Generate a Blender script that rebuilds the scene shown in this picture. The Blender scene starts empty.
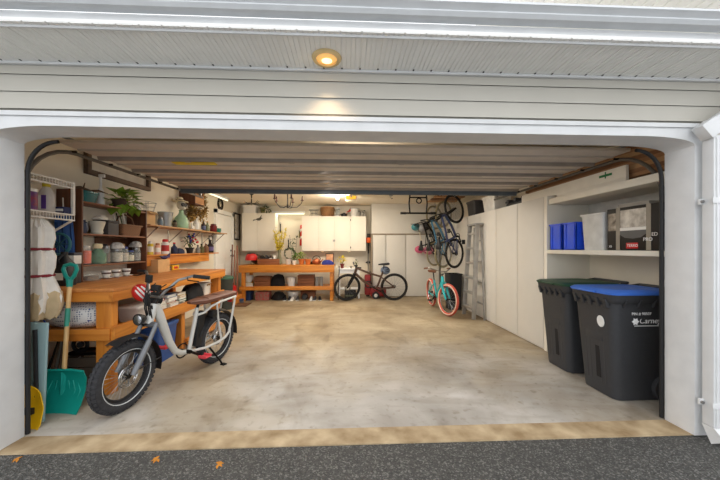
import bpy, bmesh, math, random
from mathutils import Matrix, Vector
random.seed(7)
PI = math.pi
SC = bpy.context.scene
COL = SC.collection

# ------------------------------------------------------------------ materials
def lin(c):
    return tuple(((v / 255) / 12.92 if v / 255 <= .04045 else ((v / 255 + .055) / 1.055) ** 2.4) for v in c) + (1,)

MATS = {}
def mat(name, rgb, rough=.6, metal=0, var=.12, scale=8, bump=0, trans=0, emit=0, alpha=1, spec=.4, stretch=None, rgb2=None):
    """noise-varied principled material"""
    if name in MATS: return MATS[name]
    m = bpy.data.materials.new(name); m.use_nodes = True
    nt = m.node_tree; b = nt.nodes['Principled BSDF']
    b.inputs['Roughness'].default_value = rough; b.inputs['Metallic'].default_value = metal
    b.inputs['Specular IOR Level'].default_value = spec
    tc = nt.nodes.new('ShaderNodeTexCoord'); mp = nt.nodes.new('ShaderNodeMapping')
    nt.links.new(tc.outputs['Object'], mp.inputs['Vector'])
    if stretch: mp.inputs['Scale'].default_value = stretch
    nz = nt.nodes.new('ShaderNodeTexNoise'); nz.inputs['Scale'].default_value = scale; nz.inputs['Detail'].default_value = 6
    nt.links.new(mp.outputs['Vector'], nz.inputs['Vector'])
    rp = nt.nodes.new('ShaderNodeValToRGB'); c = lin(rgb)
    c2 = lin(rgb2) if rgb2 else tuple(min(1, v * (1 + var)) for v in c[:3]) + (1,)
    rp.color_ramp.elements[0].position = .3; rp.color_ramp.elements[1].position = .7
    rp.color_ramp.elements[0].color = tuple(v * (1 - var) for v in c[:3]) + (1,)
    rp.color_ramp.elements[1].color = c2
    nt.links.new(nz.outputs['Fac'], rp.inputs['Fac']); nt.links.new(rp.outputs['Color'], b.inputs['Base Color'])
    if bump:
        bp = nt.nodes.new('ShaderNodeBump'); bp.inputs['Strength'].default_value = bump; bp.inputs['Distance'].default_value = .01
        nt.links.new(nz.outputs['Fac'], bp.inputs['Height']); nt.links.new(bp.outputs['Normal'], b.inputs['Normal'])
    if trans: b.inputs['Transmission Weight'].default_value = trans; b.inputs['IOR'].default_value = 1.35
    if emit:
        b.inputs['Emission Color'].default_value = c; b.inputs['Emission Strength'].default_value = emit
    MATS[name] = m
    return m

def pattern_mat(name, rgb, rgb2, kind='brick', scale=1, rough=.7):
    if name in MATS: return MATS[name]
    m = bpy.data.materials.new(name); m.use_nodes = True; nt = m.node_tree; b = nt.nodes['Principled BSDF']
    b.inputs['Roughness'].default_value = rough
    tc = nt.nodes.new('ShaderNodeTexCoord')
    if kind == 'dots':
        v = nt.nodes.new('ShaderNodeTexVoronoi'); v.inputs['Scale'].default_value = scale; v.inputs['Randomness'].default_value = .15
        nt.links.new(tc.outputs['Object'], v.inputs['Vector']); out = v.outputs['Distance']
        lo, hi = .28, .34
    elif kind == 'wave':
        v = nt.nodes.new('ShaderNodeTexWave'); v.inputs['Scale'].default_value = scale; v.inputs['Distortion'].default_value = 2
        nt.links.new(tc.outputs['Object'], v.inputs['Vector']); out = v.outputs['Fac']; lo, hi = .3, .7
    else:
        v = nt.nodes.new('ShaderNodeTexChecker'); v.inputs['Scale'].default_value = scale
        nt.links.new(tc.outputs['Object'], v.inputs['Vector']); out = v.outputs['Fac']; lo, hi = .3, .7
    rp = nt.nodes.new('ShaderNodeValToRGB'); rp.color_ramp.elements[0].position = lo; rp.color_ramp.elements[1].position = hi
    rp.color_ramp.elements[0].color = lin(rgb2); rp.color_ramp.elements[1].color = lin(rgb)
    nt.links.new(out, rp.inputs['Fac']); nt.links.new(rp.outputs['Color'], b.inputs['Base Color'])
    MATS[name] = m
    return m

def wood(name, a, b_, rough=.5, axis='Y', scale=3, knots=True):
    if name in MATS: return MATS[name]
    m = bpy.data.materials.new(name); m.use_nodes = True; nt = m.node_tree; b = nt.nodes['Principled BSDF']
    b.inputs['Roughness'].default_value = rough
    tc = nt.nodes.new('ShaderNodeTexCoord'); mp = nt.nodes.new('ShaderNodeMapping')
    s = {'X': (.25, 4, 4), 'Y': (4, .25, 4), 'Z': (4, 4, .25)}[axis]
    mp.inputs['Scale'].default_value = s
    nt.links.new(tc.outputs['Object'], mp.inputs['Vector'])
    nz = nt.nodes.new('ShaderNodeTexNoise'); nz.inputs['Scale'].default_value = scale; nz.inputs['Detail'].default_value = 8; nz.inputs['Distortion'].default_value = 1.2
    nt.links.new(mp.outputs['Vector'], nz.inputs['Vector'])
    rp = nt.nodes.new('ShaderNodeValToRGB'); rp.color_ramp.elements[0].position = .3; rp.color_ramp.elements[1].position = .68
    rp.color_ramp.elements[0].color = lin(b_); rp.color_ramp.elements[1].color = lin(a)
    nt.links.new(nz.outputs['Fac'], rp.inputs['Fac']); out = rp.outputs['Color']
    if knots:
        v = nt.nodes.new('ShaderNodeTexVoronoi'); v.inputs['Scale'].default_value = 4.5
        nt.links.new(tc.outputs['Object'], v.inputs['Vector'])
        r2 = nt.nodes.new('ShaderNodeValToRGB'); r2.color_ramp.elements[0].position = .03; r2.color_ramp.elements[1].position = .09
        r2.color_ramp.elements[0].color = (.25, .2, .15, 1); r2.color_ramp.elements[1].color = (1, 1, 1, 1)
        nt.links.new(v.outputs['Distance'], r2.inputs['Fac'])
        mx = nt.nodes.new('ShaderNodeMix'); mx.data_type = 'RGBA'; mx.blend_type = 'MULTIPLY'; mx.inputs[0].default_value = .8
        nt.links.new(out, mx.inputs[6]); nt.links.new(r2.outputs['Color'], mx.inputs[7]); out = mx.outputs[2]
    nt.links.new(out, b.inputs['Base Color'])
    MATS[name] = m
    return m

def concrete():
    m = bpy.data.materials.new('stained concrete'); m.use_nodes = True; nt = m.node_tree; b = nt.nodes['Principled BSDF']
    N = nt.nodes.new; L = nt.links.new
    b.inputs['Roughness'].default_value = .55; b.inputs['Specular IOR Level'].default_value = .35
    tc = N('ShaderNodeTexCoord')
    def noise(s, d=8, dist=0, sc=(1, 1, 1)):
        mp = N('ShaderNodeMapping'); mp.inputs['Scale'].default_value = sc; L(tc.outputs['Object'], mp.inputs['Vector'])
        n = N('ShaderNodeTexNoise'); n.inputs['Scale'].default_value = s; n.inputs['Detail'].default_value = d; n.inputs['Distortion'].default_value = dist
        L(mp.outputs['Vector'], n.inputs['Vector']); return n.outputs['Fac']
    def ramp(f, p0, c0, p1, c1):
        r = N('ShaderNodeValToRGB'); r.color_ramp.elements[0].position = p0; r.color_ramp.elements[1].position = p1
        r.color_ramp.elements[0].color = c0; r.color_ramp.elements[1].color = c1; L(f, r.inputs['Fac']); return r.outputs['Color']
    def mix(f, a, c, mode='MIX'):
        x = N('ShaderNodeMix'); x.data_type = 'RGBA'; x.blend_type = mode
        if isinstance(f, float): x.inputs[0].default_value = f
        else: L(f, x.inputs[0])
        L(a, x.inputs[6]); L(c, x.inputs[7]); return x.outputs[2]
    # paler near the driveway; deep inside tan, with warm lamp tint in the colour
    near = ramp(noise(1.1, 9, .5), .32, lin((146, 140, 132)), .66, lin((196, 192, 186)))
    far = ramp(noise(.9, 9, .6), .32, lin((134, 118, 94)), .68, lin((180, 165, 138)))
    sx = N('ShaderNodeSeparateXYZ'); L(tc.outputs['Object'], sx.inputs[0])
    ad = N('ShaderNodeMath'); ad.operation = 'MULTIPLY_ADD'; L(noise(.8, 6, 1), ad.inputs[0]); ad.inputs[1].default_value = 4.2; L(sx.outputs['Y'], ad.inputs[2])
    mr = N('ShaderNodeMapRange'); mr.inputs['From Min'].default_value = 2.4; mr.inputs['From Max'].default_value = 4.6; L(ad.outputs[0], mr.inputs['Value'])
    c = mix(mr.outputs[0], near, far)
    one = (1, 1, 1, 1)
    st = ramp(noise(2.2, 10, 1.0, (1, .55, 1)), .56, one, .7, (.50, .44, .36, 1)); c = mix(.55, c, st, 'MULTIPLY')
    st2 = ramp(noise(.6, 5, .4), .5, one, .63, (.74, .66, .52, 1)); c = mix(.7, c, st2, 'MULTIPLY')
    st3 = ramp(noise(9, 12), .62, one, .72, (.6, .56, .48, 1)); c = mix(.6, c, st3, 'MULTIPLY')
    st4 = ramp(noise(3.5, 14, .8, (.45, 1.6, 1)), .50, one, .66, (.70, .66, .60, 1)); c = mix(.5, c, st4, 'MULTIPLY')
    st5 = ramp(noise(16, 14, .3), .58, one, .70, (.62, .58, .52, 1)); c = mix(.45, c, st5, 'MULTIPLY')
    st6 = ramp(noise(1.6, 12, .7, (1.3, .7, 1)), .36, (1.16, 1.16, 1.18, 1), .5, one); c = mix(.7, c, st6, 'MULTIPLY')
    L(c, b.inputs['Base Color'])
    bp = N('ShaderNodeBump'); bp.inputs['Strength'].default_value = .15; bp.inputs['Distance'].default_value = .006
    L(noise(30, 8), bp.inputs['Height']); L(bp.outputs['Normal'], b.inputs['Normal'])
    return m

def asphalt():
    m = bpy.data.materials.new('asphalt'); m.use_nodes = True; nt = m.node_tree; b = nt.nodes['Principled BSDF']
    N = nt.nodes.new; L = nt.links.new
    tc = N('ShaderNodeTexCoord'); v = N('ShaderNodeTexVoronoi'); v.inputs['Scale'].default_value = 110
    L(tc.outputs['Object'], v.inputs['Vector'])
    r = N('ShaderNodeValToRGB'); e = r.color_ramp.elements
    e[0].position = 0; e[0].color = lin((52, 52, 51)); e[1].position = 1; e[1].color = lin((126, 125, 122))
    n1 = e.new(.72); n1.color = lin((76, 76, 74))
    sep = N('ShaderNodeSeparateColor'); L(v.outputs['Color'], sep.inputs[0]); L(sep.outputs[0], r.inputs['Fac'])
    L(r.outputs['Color'], b.inputs['Base Color'])
    bp = N('ShaderNodeBump'); bp.inputs['Strength'].default_value = .9; bp.inputs['Distance'].default_value = .01
    L(v.outputs['Distance'], bp.inputs['Height']); L(bp.outputs['Normal'], b.inputs['Normal'])
    b.inputs['Roughness'].default_value = .6
    return m

# ------------------------------------------------------------------ mesh builder
class G:
    def __init__(s): s.bm = bmesh.new(); s.mi = 0
    def _new(s, vs, fs, M=None):
        v = [s.bm.verts.new(M @ Vector(p) if M else Vector(p)) for p in vs]
        for f in fs:
            try:
                F = s.bm.faces.new([v[i] for i in f]); F.material_index = s.mi
            except ValueError: pass
        return v
    def m(s, i): s.mi = i; return s
    def box(s, x0, x1, y0, y1, z0, z1, bev=0, M=None):
        vs = [(x, y, z) for x in (x0, x1) for y in (y0, y1) for z in (z0, z1)]
        fs = [(0, 1, 3, 2), (4, 6, 7, 5), (0, 4, 5, 1), (2, 3, 7, 6), (0, 2, 6, 4), (1, 5, 7, 3)]
        v = s._new(vs, fs, M)
        if bev:
            ed = list({e for a in v for e in a.link_edges})
            bmesh.ops.bevel(s.bm, geom=ed, offset=bev, segments=2, affect='EDGES', profile=.6)
        return s
    def cbox(s, c, d, bev=0, R=None):
        M = Matrix.Translation(c) @ (R.to_4x4() if R else Matrix())
        return s.box(-d[0] / 2, d[0] / 2, -d[1] / 2, d[1] / 2, -d[2] / 2, d[2] / 2, bev, M)
    def bar(s, p0, p1, w, t, up=(0, 0, 1), bev=0):
        """rectangular bar from p0 to p1; t is its thickness towards up"""
        p0, p1 = Vector(p0), Vector(p1); d = (p1 - p0); L = d.length; d.normalize(); u = Vector(up)
        u = (u - d * u.dot(d))
        if u.length < 1e-4: u = Vector((1, 0, 0)); u = u - d * u.dot(d)
        u.normalize(); q = u.cross(d)
        M = Matrix((d, q, u)).transposed().to_4x4(); M.translation = p0
        return s.box(0, L, -w / 2, w / 2, -t / 2, t / 2, bev, M)
    def tube(s, pts, r, n=8, closed=False, cap=True):
        P = [Vector(p) for p in pts]; k = len(P)
        rr = r if isinstance(r, (list, tuple)) else [r] * k
        rings = []; prev = None
        for i, p in enumerate(P):
            if closed: t = (P[(i + 1) % k] - P[i - 1])
            else: t = (P[min(i + 1, k - 1)] - P[max(i - 1, 0)])
            t.normalize()
            if prev is None:
                a = Vector((0, 0, 1)) if abs(t.z) < .9 else Vector((1, 0, 0))
                u = (a - t * a.dot(t)).normalized()
            else:
                u = prev - t * prev.dot(t)
                u = u.normalized() if u.length > 1e-6 else prev
            prev = u; w = t.cross(u)
            rings.append([s.bm.verts.new(p + (u * math.cos(2 * PI * j / n) + w * math.sin(2 * PI * j / n)) * rr[i]) for j in range(n)])
        for i in range(k if closed else k - 1):
            A, Bq = rings[i], rings[(i + 1) % k]
            for j in range(n):
                f = s.bm.faces.new((A[j], A[(j + 1) % n], Bq[(j + 1) % n], Bq[j])); f.material_index = s.mi
        if cap and not closed:
            for R_ in (rings[0][::-1], rings[-1]):
                f = s.bm.faces.new(R_); f.material_index = s.mi
        return s
    def cyl(s, p0, p1, r, r1=None, n=14): return s.tube([p0, p1], [r, r if r1 is None else r1], n)
    def lathe(s, prof, loc=(0, 0, 0), n=18, M=None):
        """prof: list of (r, z) from bottom to top"""
        M = Matrix.Translation(loc) @ (M if M else Matrix())
        rings = []
        for r, z in prof:
            if r < 1e-5: rings.append([s.bm.verts.new(M @ Vector((0, 0, z)))])
            else: rings.append([s.bm.verts.new(M @ Vector((r * math.cos(2 * PI * j / n), r * math.sin(2 * PI * j / n), z))) for j in range(n)])
        for A, Bq in zip(rings, rings[1:]):
            for j in range(n):
                q = [A[j % len(A)], A[(j + 1) % len(A)], Bq[(j + 1) % len(Bq)], Bq[j % len(Bq)]]
                u = []
                for x in q:
                    if x not in u: u.append(x)
                if len(u) > 2:
                    f = s.bm.faces.new(u); f.material_index = s.mi
        for R_ in (rings[0][::-1], rings[-1]):
            if len(R_) > 2:
                f = s.bm.faces.new(R_); f.material_index = s.mi
        return s
    def prism(s, poly, axis, a, b, M=None):
        n = len(poly)
        def p(q, t): return {'x': (t, q[0], q[1]), 'y': (q[0], t, q[1]), 'z': (q[0], q[1], t)}[axis]
        vs = [p(q, a) for q in poly] + [p(q, b) for q in poly]
        fs = [tuple(range(n))[::-1], tuple(range(n, 2 * n))] + [(i, (i + 1) % n, n + (i + 1) % n, n + i) for i in range(n)]
        s._new(vs, fs, M); return s
    def ball(s, c, r, u=14, v=9, M=None):
        r = (r, r, r) if isinstance(r, (int, float)) else r
        prof = [(max(math.sin(PI * i / v), 0), -math.cos(PI * i / v)) for i in range(v + 1)]
        prof[0] = (0, -1); prof[-1] = (0, 1)
        T = (M if M else Matrix()) @ Matrix.Diagonal((r[0], r[1], r[2], 1))
        return s.lathe(prof, c, u, T)
    def loft(s, secs, cap=True):
        rings = [[s.bm.verts.new(p) for p in sec] for sec in secs]; n = len(rings[0])
        for A, Bq in zip(rings, rings[1:]):
            for j in range(n):
                f = s.bm.faces.new((A[j], A[(j + 1) % n], Bq[(j + 1) % n], Bq[j])); f.material_index = s.mi
        if cap:
            for R_ in (rings[0][::-1], rings[-1]):
                f = s.bm.faces.new(R_); f.material_index = s.mi
        return s
    def torus(s, c, R, r, ax='y', n=32, m=8, a0=0, a1=2 * PI, sx=1):
        full = abs(a1 - a0 - 2 * PI) < 1e-6; k = n if full else n + 1
        pts = []
        for i in range(k):
            t = a0 + (a1 - a0) * i / n; u, w = R * math.cos(t), R * math.sin(t)
            d = {'y': (u, 0, w), 'x': (0, u, w), 'z': (u, w, 0)}[ax]
            pts.append((c[0] + d[0], c[1] + d[1], c[2] + d[2]))
        return s.tube(pts, r, m, closed=full)
    def leaf(s, p, d, L, w, up=(0, 0, 1), bend=.25):
        p, d = Vector(p), Vector(d).normalized(); u = Vector(up); q = d.cross(u)
        if q.length < 1e-3: q = Vector((1, 0, 0))
        q.normalize(); nrm = q.cross(d)
        a = p; b_ = p + d * L * .45 + q * w / 2 + nrm * L * .06; c = p + d * L - nrm * L * bend; e = p + d * L * .45 - q * w / 2 + nrm * L * .06
        mid = p + d * L * .5 - nrm * L * .02
        v = [s.bm.verts.new(x) for x in (a, b_, c, e, mid)]
        for f in ((0, 1, 4), (1, 2, 4), (2, 3, 4), (3, 0, 4)):
            F = s.bm.faces.new([v[i] for i in f]); F.material_index = s.mi
        return s
    def bush(s, c, r, n, L, w, rnd):
        for _ in range(n):
            d = Vector((rnd.gauss(0, 1), rnd.gauss(0, 1), rnd.gauss(.3, 1))).normalized()
            k = rnd.uniform(.35, 1)
            p = Vector(c) + Vector((d.x * r[0] * k, d.y * r[1] * k, d.z * r[2] * k))
            s.leaf(p, (d + Vector((rnd.uniform(-.6, .6), rnd.uniform(-.6, .6), rnd.uniform(-.4, .4)))), L * rnd.uniform(.7, 1.2), w * rnd.uniform(.7, 1.2))
        return s
    def out(s, name, mats, parent=None, loc=None, smooth=True, ang=.6):
        bmesh.ops.recalc_face_normals(s.bm, faces=s.bm.faces)
        if smooth:
            for f in s.bm.faces: f.smooth = True
            for e in s.bm.edges:
                if len(e.link_faces) == 2 and e.calc_face_angle(0) > ang: e.smooth = False
        me = bpy.data.meshes.new(name); s.bm.to_mesh(me); s.bm.free()
        for mm in (mats if isinstance(mats, (list, tuple)) else [mats]): me.materials.append(mm)
        o = bpy.data.objects.new(name, me); COL.objects.link(o)
        if parent: o.parent = parent
        if loc: o.location = loc
        return o

def tag(o, label, cat, group=None, kind=None):
    o['label'] = label; o['category'] = cat
    if group: o['group'] = group
    if kind: o['kind'] = kind
    return o
def thing(name, label, cat, loc=(0, 0, 0), rz=0, group=None):
    o = bpy.data.objects.new(name, None); COL.objects.link(o); o.empty_display_size = .1
    o.location = loc; o.rotation_euler = (0, 0, rz); return tag(o, label, cat, group)
def struct(g, name, m, parent=None, loc=None):
    o = g.out(name, m, parent, loc)
    if not parent: o['kind'] = 'structure'
    return o
def dup(o, parent=None):
    c = o.copy(); COL.objects.link(c)
    if parent: c.parent = parent
    for ch in list(o.children): dup(ch, c)
    return c
def clone(o, loc, label, rz=None, group=None):
    c = dup(o); c.location = loc; c['label'] = label
    if rz is not None: c.rotation_euler = (0, 0, rz)
    if group: c['group'] = group
    return c
def plabel(o, l): o['label'] = l; return o
def text(name, s, size, m, parent, M, shear=0, depth=.0008, align='LEFT'):
    cu = bpy.data.curves.new(name, 'FONT'); cu.body = s; cu.size = size; cu.extrude = depth; cu.shear = shear; cu.align_x = align
    t = bpy.data.objects.new(name, cu); COL.objects.link(t)
    bpy.context.view_layer.update()
    me = bpy.data.meshes.new_from_object(t.evaluated_get(bpy.context.evaluated_depsgraph_get()))
    bpy.data.objects.remove(t); me.materials.clear(); me.materials.append(m)
    o = bpy.data.objects.new(name, me); COL.objects.link(o); o.parent = parent; o.matrix_local = M
    return o
def axes(x, y, z, loc):
    M = Matrix((x, y, z)).transposed().to_4x4(); M.translation = loc; return M
FACE_NX = lambda loc: axes(Vector((0, -1, 0)), Vector((0, 0, 1)), Vector((-1, 0, 0)), loc)   # lettering read while looking along +X
FACE_NY = lambda loc: axes(Vector((1, 0, 0)), Vector((0, 0, 1)), Vector((0, -1, 0)), loc)    # lettering read while looking along +Y

# palette
WHITE = mat('white paint', (232, 233, 234), .5, var=.03, scale=5)
TRIM = mat('weathered white trim', (218, 219, 220), .55, var=.05, scale=7)
WALL = mat('cream wall paint', (226, 217, 199), .8, var=.03, scale=3)
CAB = mat('white cabinet laminate', (236, 230, 216), .5, var=.02, scale=3)
CABR = mat('ivory cabinet laminate', (212, 208, 199), .5, var=.025, scale=3)
ORANGE = wood('orange stained pine', (222, 146, 58), (184, 106, 34), .45, 'Y')
ORANGEX = wood('orange stained pine cross', (222, 146, 58), (184, 106, 34), .45, 'X')
ORANGEZ = wood('orange stained pine post', (222, 146, 58), (184, 106, 34), .45, 'Z')
ORANGEB = wood('orange pine back bench', (212, 138, 48), (174, 100, 28), .45, 'X')
DKWOOD = wood('dark brown wood', (104, 62, 38), (70, 38, 22), .5, 'Z', knots=False)
SHWOOD = wood('brown shelf wood', (142, 90, 54), (104, 60, 34), .5, 'Y', knots=False)
PALEWOOD = wood('pale plank', (200, 158, 110), (168, 124, 80), .6, 'Y')
BLACK = mat('black plastic', (28, 28, 30), .5)
BLACKM = mat('black metal', (30, 29, 28), .4, .6)
DKGREY = mat('dark grey plastic', (58, 59, 62), .5)
STEEL = mat('bare steel', (150, 150, 150), .35, .9)
CHROME = mat('chrome', (190, 192, 195), .2, 1)
ALU = mat('aluminium', (170, 168, 164), .4, .6)
RUBBER = mat('tyre rubber', (52, 52, 55), .85, var=.2, scale=40, bump=.3)
RED = mat('red plastic', (196, 36, 34), .4)
DKRED = mat('dark red plastic', (130, 28, 28), .45)
BLUE = mat('blue plastic', (36, 84, 226), .35)
CARD = mat('cardboard', (196, 156, 108), .8, var=.06)
TERRA = mat('terracotta', (200, 112, 50), .7)
GREEN = mat('green leaves', (92, 132, 44), .6, var=.35, scale=12)
LIME = mat('lime leaves', (140, 168, 50), .6, var=.3, scale=12)
DKGREEN = mat('dark leaves', (54, 78, 38), .6, var=.35, scale=12)
GLASS = mat('clear glass', (214, 226, 224), .06, var=0, spec=.6)
GLASS.node_tree.nodes['Principled BSDF'].inputs['Alpha'].default_value = .12
GGLASS = mat('green glass', (176, 214, 190), .1, trans=.7, var=.02)
CERAM = mat('white ceramic', (232, 230, 224), .25, var=.02)
WICKER = pattern_mat('wicker', (168, 122, 76), (104, 70, 38), 'checker', 70)
CANVAS = mat('white canvas cloth', (230, 225, 217), .9, var=.06, scale=14, bump=.25)
BEIGE = mat('beige canvas cloth', (200, 178, 142), .9, var=.1, scale=14, bump=.2)
PAPER = mat('paper', (230, 226, 214), .8, var=.04)
SOIL = mat('soil', (54, 40, 30), .95)
TEAL = mat('teal plastic', (16, 140, 128), .4, var=.05)
ASHWOOD = wood('pale handle wood', (224, 188, 132), (198, 156, 98), .5, 'Z', knots=False)

# ================================================================== SETTING
XL, XR, YB, ZC = -3.2, 3.32, 7.0, 2.69       # room
OL, OR_, OZ, OD = -2.41, 2.61, 2.245, .185    # door opening
struct(G().box(XL - .3, XR + .3, .18, YB + .3, -.2, 0), 'floor', concrete())
struct(G().box(-9, 9, -.012, .18, -.2, .001), 'trim_1', mat('tan concrete apron', (150, 124, 88), .8, var=.22, scale=5, bump=.25, rgb2=(196, 176, 144)))
struct(G().box(-9, 9, -7, -.012, -.25, -.008), 'driveway', asphalt())
struct(G().box(XL - .1, XL, .1, YB + .1, 0, ZC), 'wall_left', WALL)
struct(G().box(XL, XR, YB, YB + .1, 0, ZC), 'wall_back', WALL)
struct(G().box(XR, XR + .1, .1, YB + .1, 0, ZC), 'wall_right', WALL)
struct(G().box(XL - .1, XR + .1, .1, YB + .1, ZC, ZC + .1), 'ceiling', mat('cream ceiling paint', (232, 224, 206), .85, var=.02))
# front wall around the opening: clapboard siding above, plain inside
SIDING = mat('beige vinyl siding', (196, 192, 182), .6, var=.025, scale=(3))
g = G()
g.box(XL - .3, XR + .3, .06, .10, 2.33, 2.75)
g.box(XL - 3, OL - .1, .06, .14, 0, 2.75); g.box(OR_ + .1, XR + 3, .06, .14, 0, 2.75)
z = .0
course = .1185
k = 0
while z < 2.68:
    z1 = z + course
    segs = [(-6, 6)] if z > 2.31 else [(-6, OL - .12), (OR_ + .12, 6)]
    for a, b in segs:
        g.prism([(-.009, z), (.06, z), (.06, z1), (.0, z1)], 'x', a, b)
        g.prism([(-.009, z), (-.009, z + .012), (.0, z + .012), (.0, z)], 'x', a, b)
    k += 1; z = z1 if z1 < 2.30 or z1 > 2.34 else 2.336
struct(g, 'wall_front', SIDING)
# header casing with rounded lower corners
def corner(x, s, zc=OZ):
    return [(x + s * .40 * (1 - math.cos(t)), zc - .06 + .06 * math.sin(t)) for t in [i * PI / 2 / 8 for i in range(9)]]
lo = corner(OL, 1) ; ro = corner(OR_, -1)
poly = [(OL - .115, 2.335), (OL - .115, OZ - .06)] + lo + ro[::-1] + [(OR_ + .115, OZ - .06), (OR_ + .115, 2.335)]
g = G().prism(poly, 'y', -.03, OD)
g.box(OL - .115, OR_ + .115, -.045, -.03, 2.31, 2.34)
struct(g, 'trim_2', TRIM)
struct(G().box(OL - .125, OL, -.03, OD, 0, OZ - .06, .004), 'trim_3', TRIM)
g = G().box(OR_, OR_ + .115, -.03, OD, 0, OZ - .06, .004)
g.box(OR_ + .108, OR_ + .125, -.04, -.02, 0, 2.33)
struct(g, 'trim_4', TRIM)
g = G().box(XL, OL - .126, .141, OD, 0, ZC).box(OR_ + .126, XR, .141, OD, 0, ZC).box(OL - .126, OR_ + .126, .141, OD, 2.345, ZC)
struct(g, 'wall_front_inside', WALL)
# soffit of grooved vented panels
SOF = mat('white vinyl soffit', (248, 247, 244), .6, var=.03)
g = G(); x = -4.0
while x < 4.4:
    for q in range(4):
        g.prism([(x + q * .03 + .001, 2.685), (x + q * .03 + .026, 2.685), (x + q * .03 + .029, 2.692), (x + q * .03 - .002, 2.692)], 'y', -.40, .0)
    x += .128
g.box(-4.2, 4.6, -.40, .06, 2.691, 2.71)
struct(g, 'soffit', SOF)
struct(G().box(-4.2, 4.6, -.028, -.008, 2.668, 2.686), 'trim_5', TRIM)
DK = mat('vent slot shadow', (20, 18, 16), .9)
g = G(); x = -4.0
while x < 4.4:
    g.box(x - .007, x + .003, -.045, -.030, 2.6835, 2.6855); x += .128
struct(g, 'trim_6', DK)
# fascia and gutter
g = G().prism([(-.365, 2.675), (-.372, 2.675), (-.388, 2.705), (-.39, 2.725), (-.384, 2.76), (-.365, 2.76)], 'x', -4.2, 4.6)
struct(g, 'fascia', TRIM)
g = G().prism([(-.39, 2.758), (-.45, 2.758), (-.468, 2.775), (-.468, 2.782), (-.488, 2.797), (-.50, 2.803), (-.50, 2.815), (-.49, 2.815), (-.48, 2.803), (-.39, 2.803)], 'x', -4.2, 4.6)
tag(g.out('gutter', mat('grey white gutter', (216, 219, 222), .5, var=.05)), 'white metal rain gutter running along the eave above the garage opening', 'gutter')
g = G(); x = 1.05
while x < 4.6:
    g.prism([(x, 3.1), (x + .06, 3.1), (x + .065, 3.112), (x - .012, 3.112)], 'y', -.62, .3); x += .078
g.box(1.0, 4.7, -.62, .3, 3.111, 3.14)
struct(g, 'upper_soffit', SOF)

# recessed soffit light
t = thing('recessed_soffit_light', 'round brass recessed light glowing in the soffit above the garage opening', 'light', (-.135, -.15, 2.684))
BRASS = mat('aged cream trim ring', (214, 190, 140), .4, .4)
G().lathe([(.068, .0), (.07, -.014), (.092, -.012), (.1, .0), (.068, .0)], n=32).out('trim_ring', BRASS, t)
G().lathe([(.0, -.004), (.069, -.002), (.069, -.0005), (.0, -.001)], n=32).out('reflector', mat('amber lit reflector', (232, 180, 104), .3, emit=.75), t)
G().ball((0, .022, -.006), (.036, .03, .008)).out('bulb', mat('lit bulb', (255, 228, 180), .4, emit=1.6), t)

# downspout at the right corner
t = thing('downspout', 'white rectangular downspout with angled elbow at the right corner', 'downspout', (2.655, -.10, 0))
g = G().box(-.035, .07, -.04, .035, .12, 2.22, .012)
for q in (-.015, .02, .05): g.tube([(q, -.042, .12), (q, -.042, 2.2)], .006, 6)
g.out('pipe', TRIM, t)
g = G().bar((-.06, -.01, 2.26), (.42, -.10, 2.62), .08, .10, (0, 0, 1), .012)
g.bar((-.085, -.005, 2.238), (.0, -.02, 2.302), .09, .115, (0, 0, 1), .01)
g.out('elbow', TRIM, t)
for zz in (1.75, .28):
    g = G().box(-.065, .08, .02, .038, zz - .022, zz + .022, .004)
    g.box(-.05, .075, -.047, -.041, zz - .02, zz + .02, .002)
    s = g.out('strap', TRIM, t)
    G().cyl((-.053, .022, zz), (-.053, .008, zz), .011, n=10).out('bolt', STEEL, s)
g = G().loft([[Vector((x_, y_, z_)) for x_, y_ in ((-.035, -.04), (.07, -.04), (.07, .035), (-.035, .035))] for z_ in (.12,)] +
             [[Vector((x_, y_, z_)) for x_, y_, z_ in ((-.03, -.10, .06), (.075, -.10, .06), (.075, -.02, -.003), (-.03, -.02, -.003))]])
g.out('outlet_elbow', TRIM, t)

# fallen leaves on the driveway
LEAFM = mat('orange dead leaf', (196, 130, 48), .8)
def dead(x, y, s, lab):
    g = G()
    for a in (0, .9, -.9, 1.8, -1.8): g.leaf((0, 0, .004), (math.cos(a), math.sin(a), .1), s, s * .5)
    o = g.out('fallen_leaf', LEAFM, loc=(x, y, -.008)); o.rotation_euler.z = x * 7; tag(o, lab, 'leaf', 'fallen leaves on the driveway')
dead(-1.27, -.10, .04, 'small orange fallen leaf on the asphalt edge, right of the one below the jamb')
dead(-.84, -.17, .04, 'small orange fallen leaf lying farther out on the asphalt')
dead(-2.2, -.06, .035, 'small brown fallen leaf on the asphalt near the left jamb')

# ------------------------------------------------ overhead garage door, raised
RIBW = mat('door rib steel', (176, 167, 157), .5, var=.05)
t = thing('garage_door', 'raised white sectional garage door lying flat under the ceiling', 'garage door', (0, 0, 2.33))
DOORM = mat('beige grey door steel', (206, 197, 187), .55, var=.04)
for i in range(4):
    y0 = .62 + i * .49
    p = G().box(-2.57, 2.75, y0, y0 + .475, .02, .05, .004).out('door_section', DOORM, t)
    G().prism([(y0 + .40, .02), (y0 + .42, -.012), (y0 + .45, -.012), (y0 + .47, .02)], 'x', -2.56, 2.74).out('strut', mat('brown grey strut', (140, 131, 122), .5, .1), p)
    G().prism([(y0 + .17, .021), (y0 + .18, .008), (y0 + .20, .008), (y0 + .21, .021)], 'x', -2.56, 2.74).out('rib', RIBW, p)
    for xx in (-1.7, -.6, .6, 1.7):
        if i < 3: G().box(xx - .03, xx + .03, y0 + .455, y0 + .51, -.002, .018).out('hinge', STEEL, p)
G().box(-2.57, 2.75, 2.575, 2.62, -.07, .05, .006).out('bottom_seal', mat('blue grey door seal', (84, 92, 98), .5), t)
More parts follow.
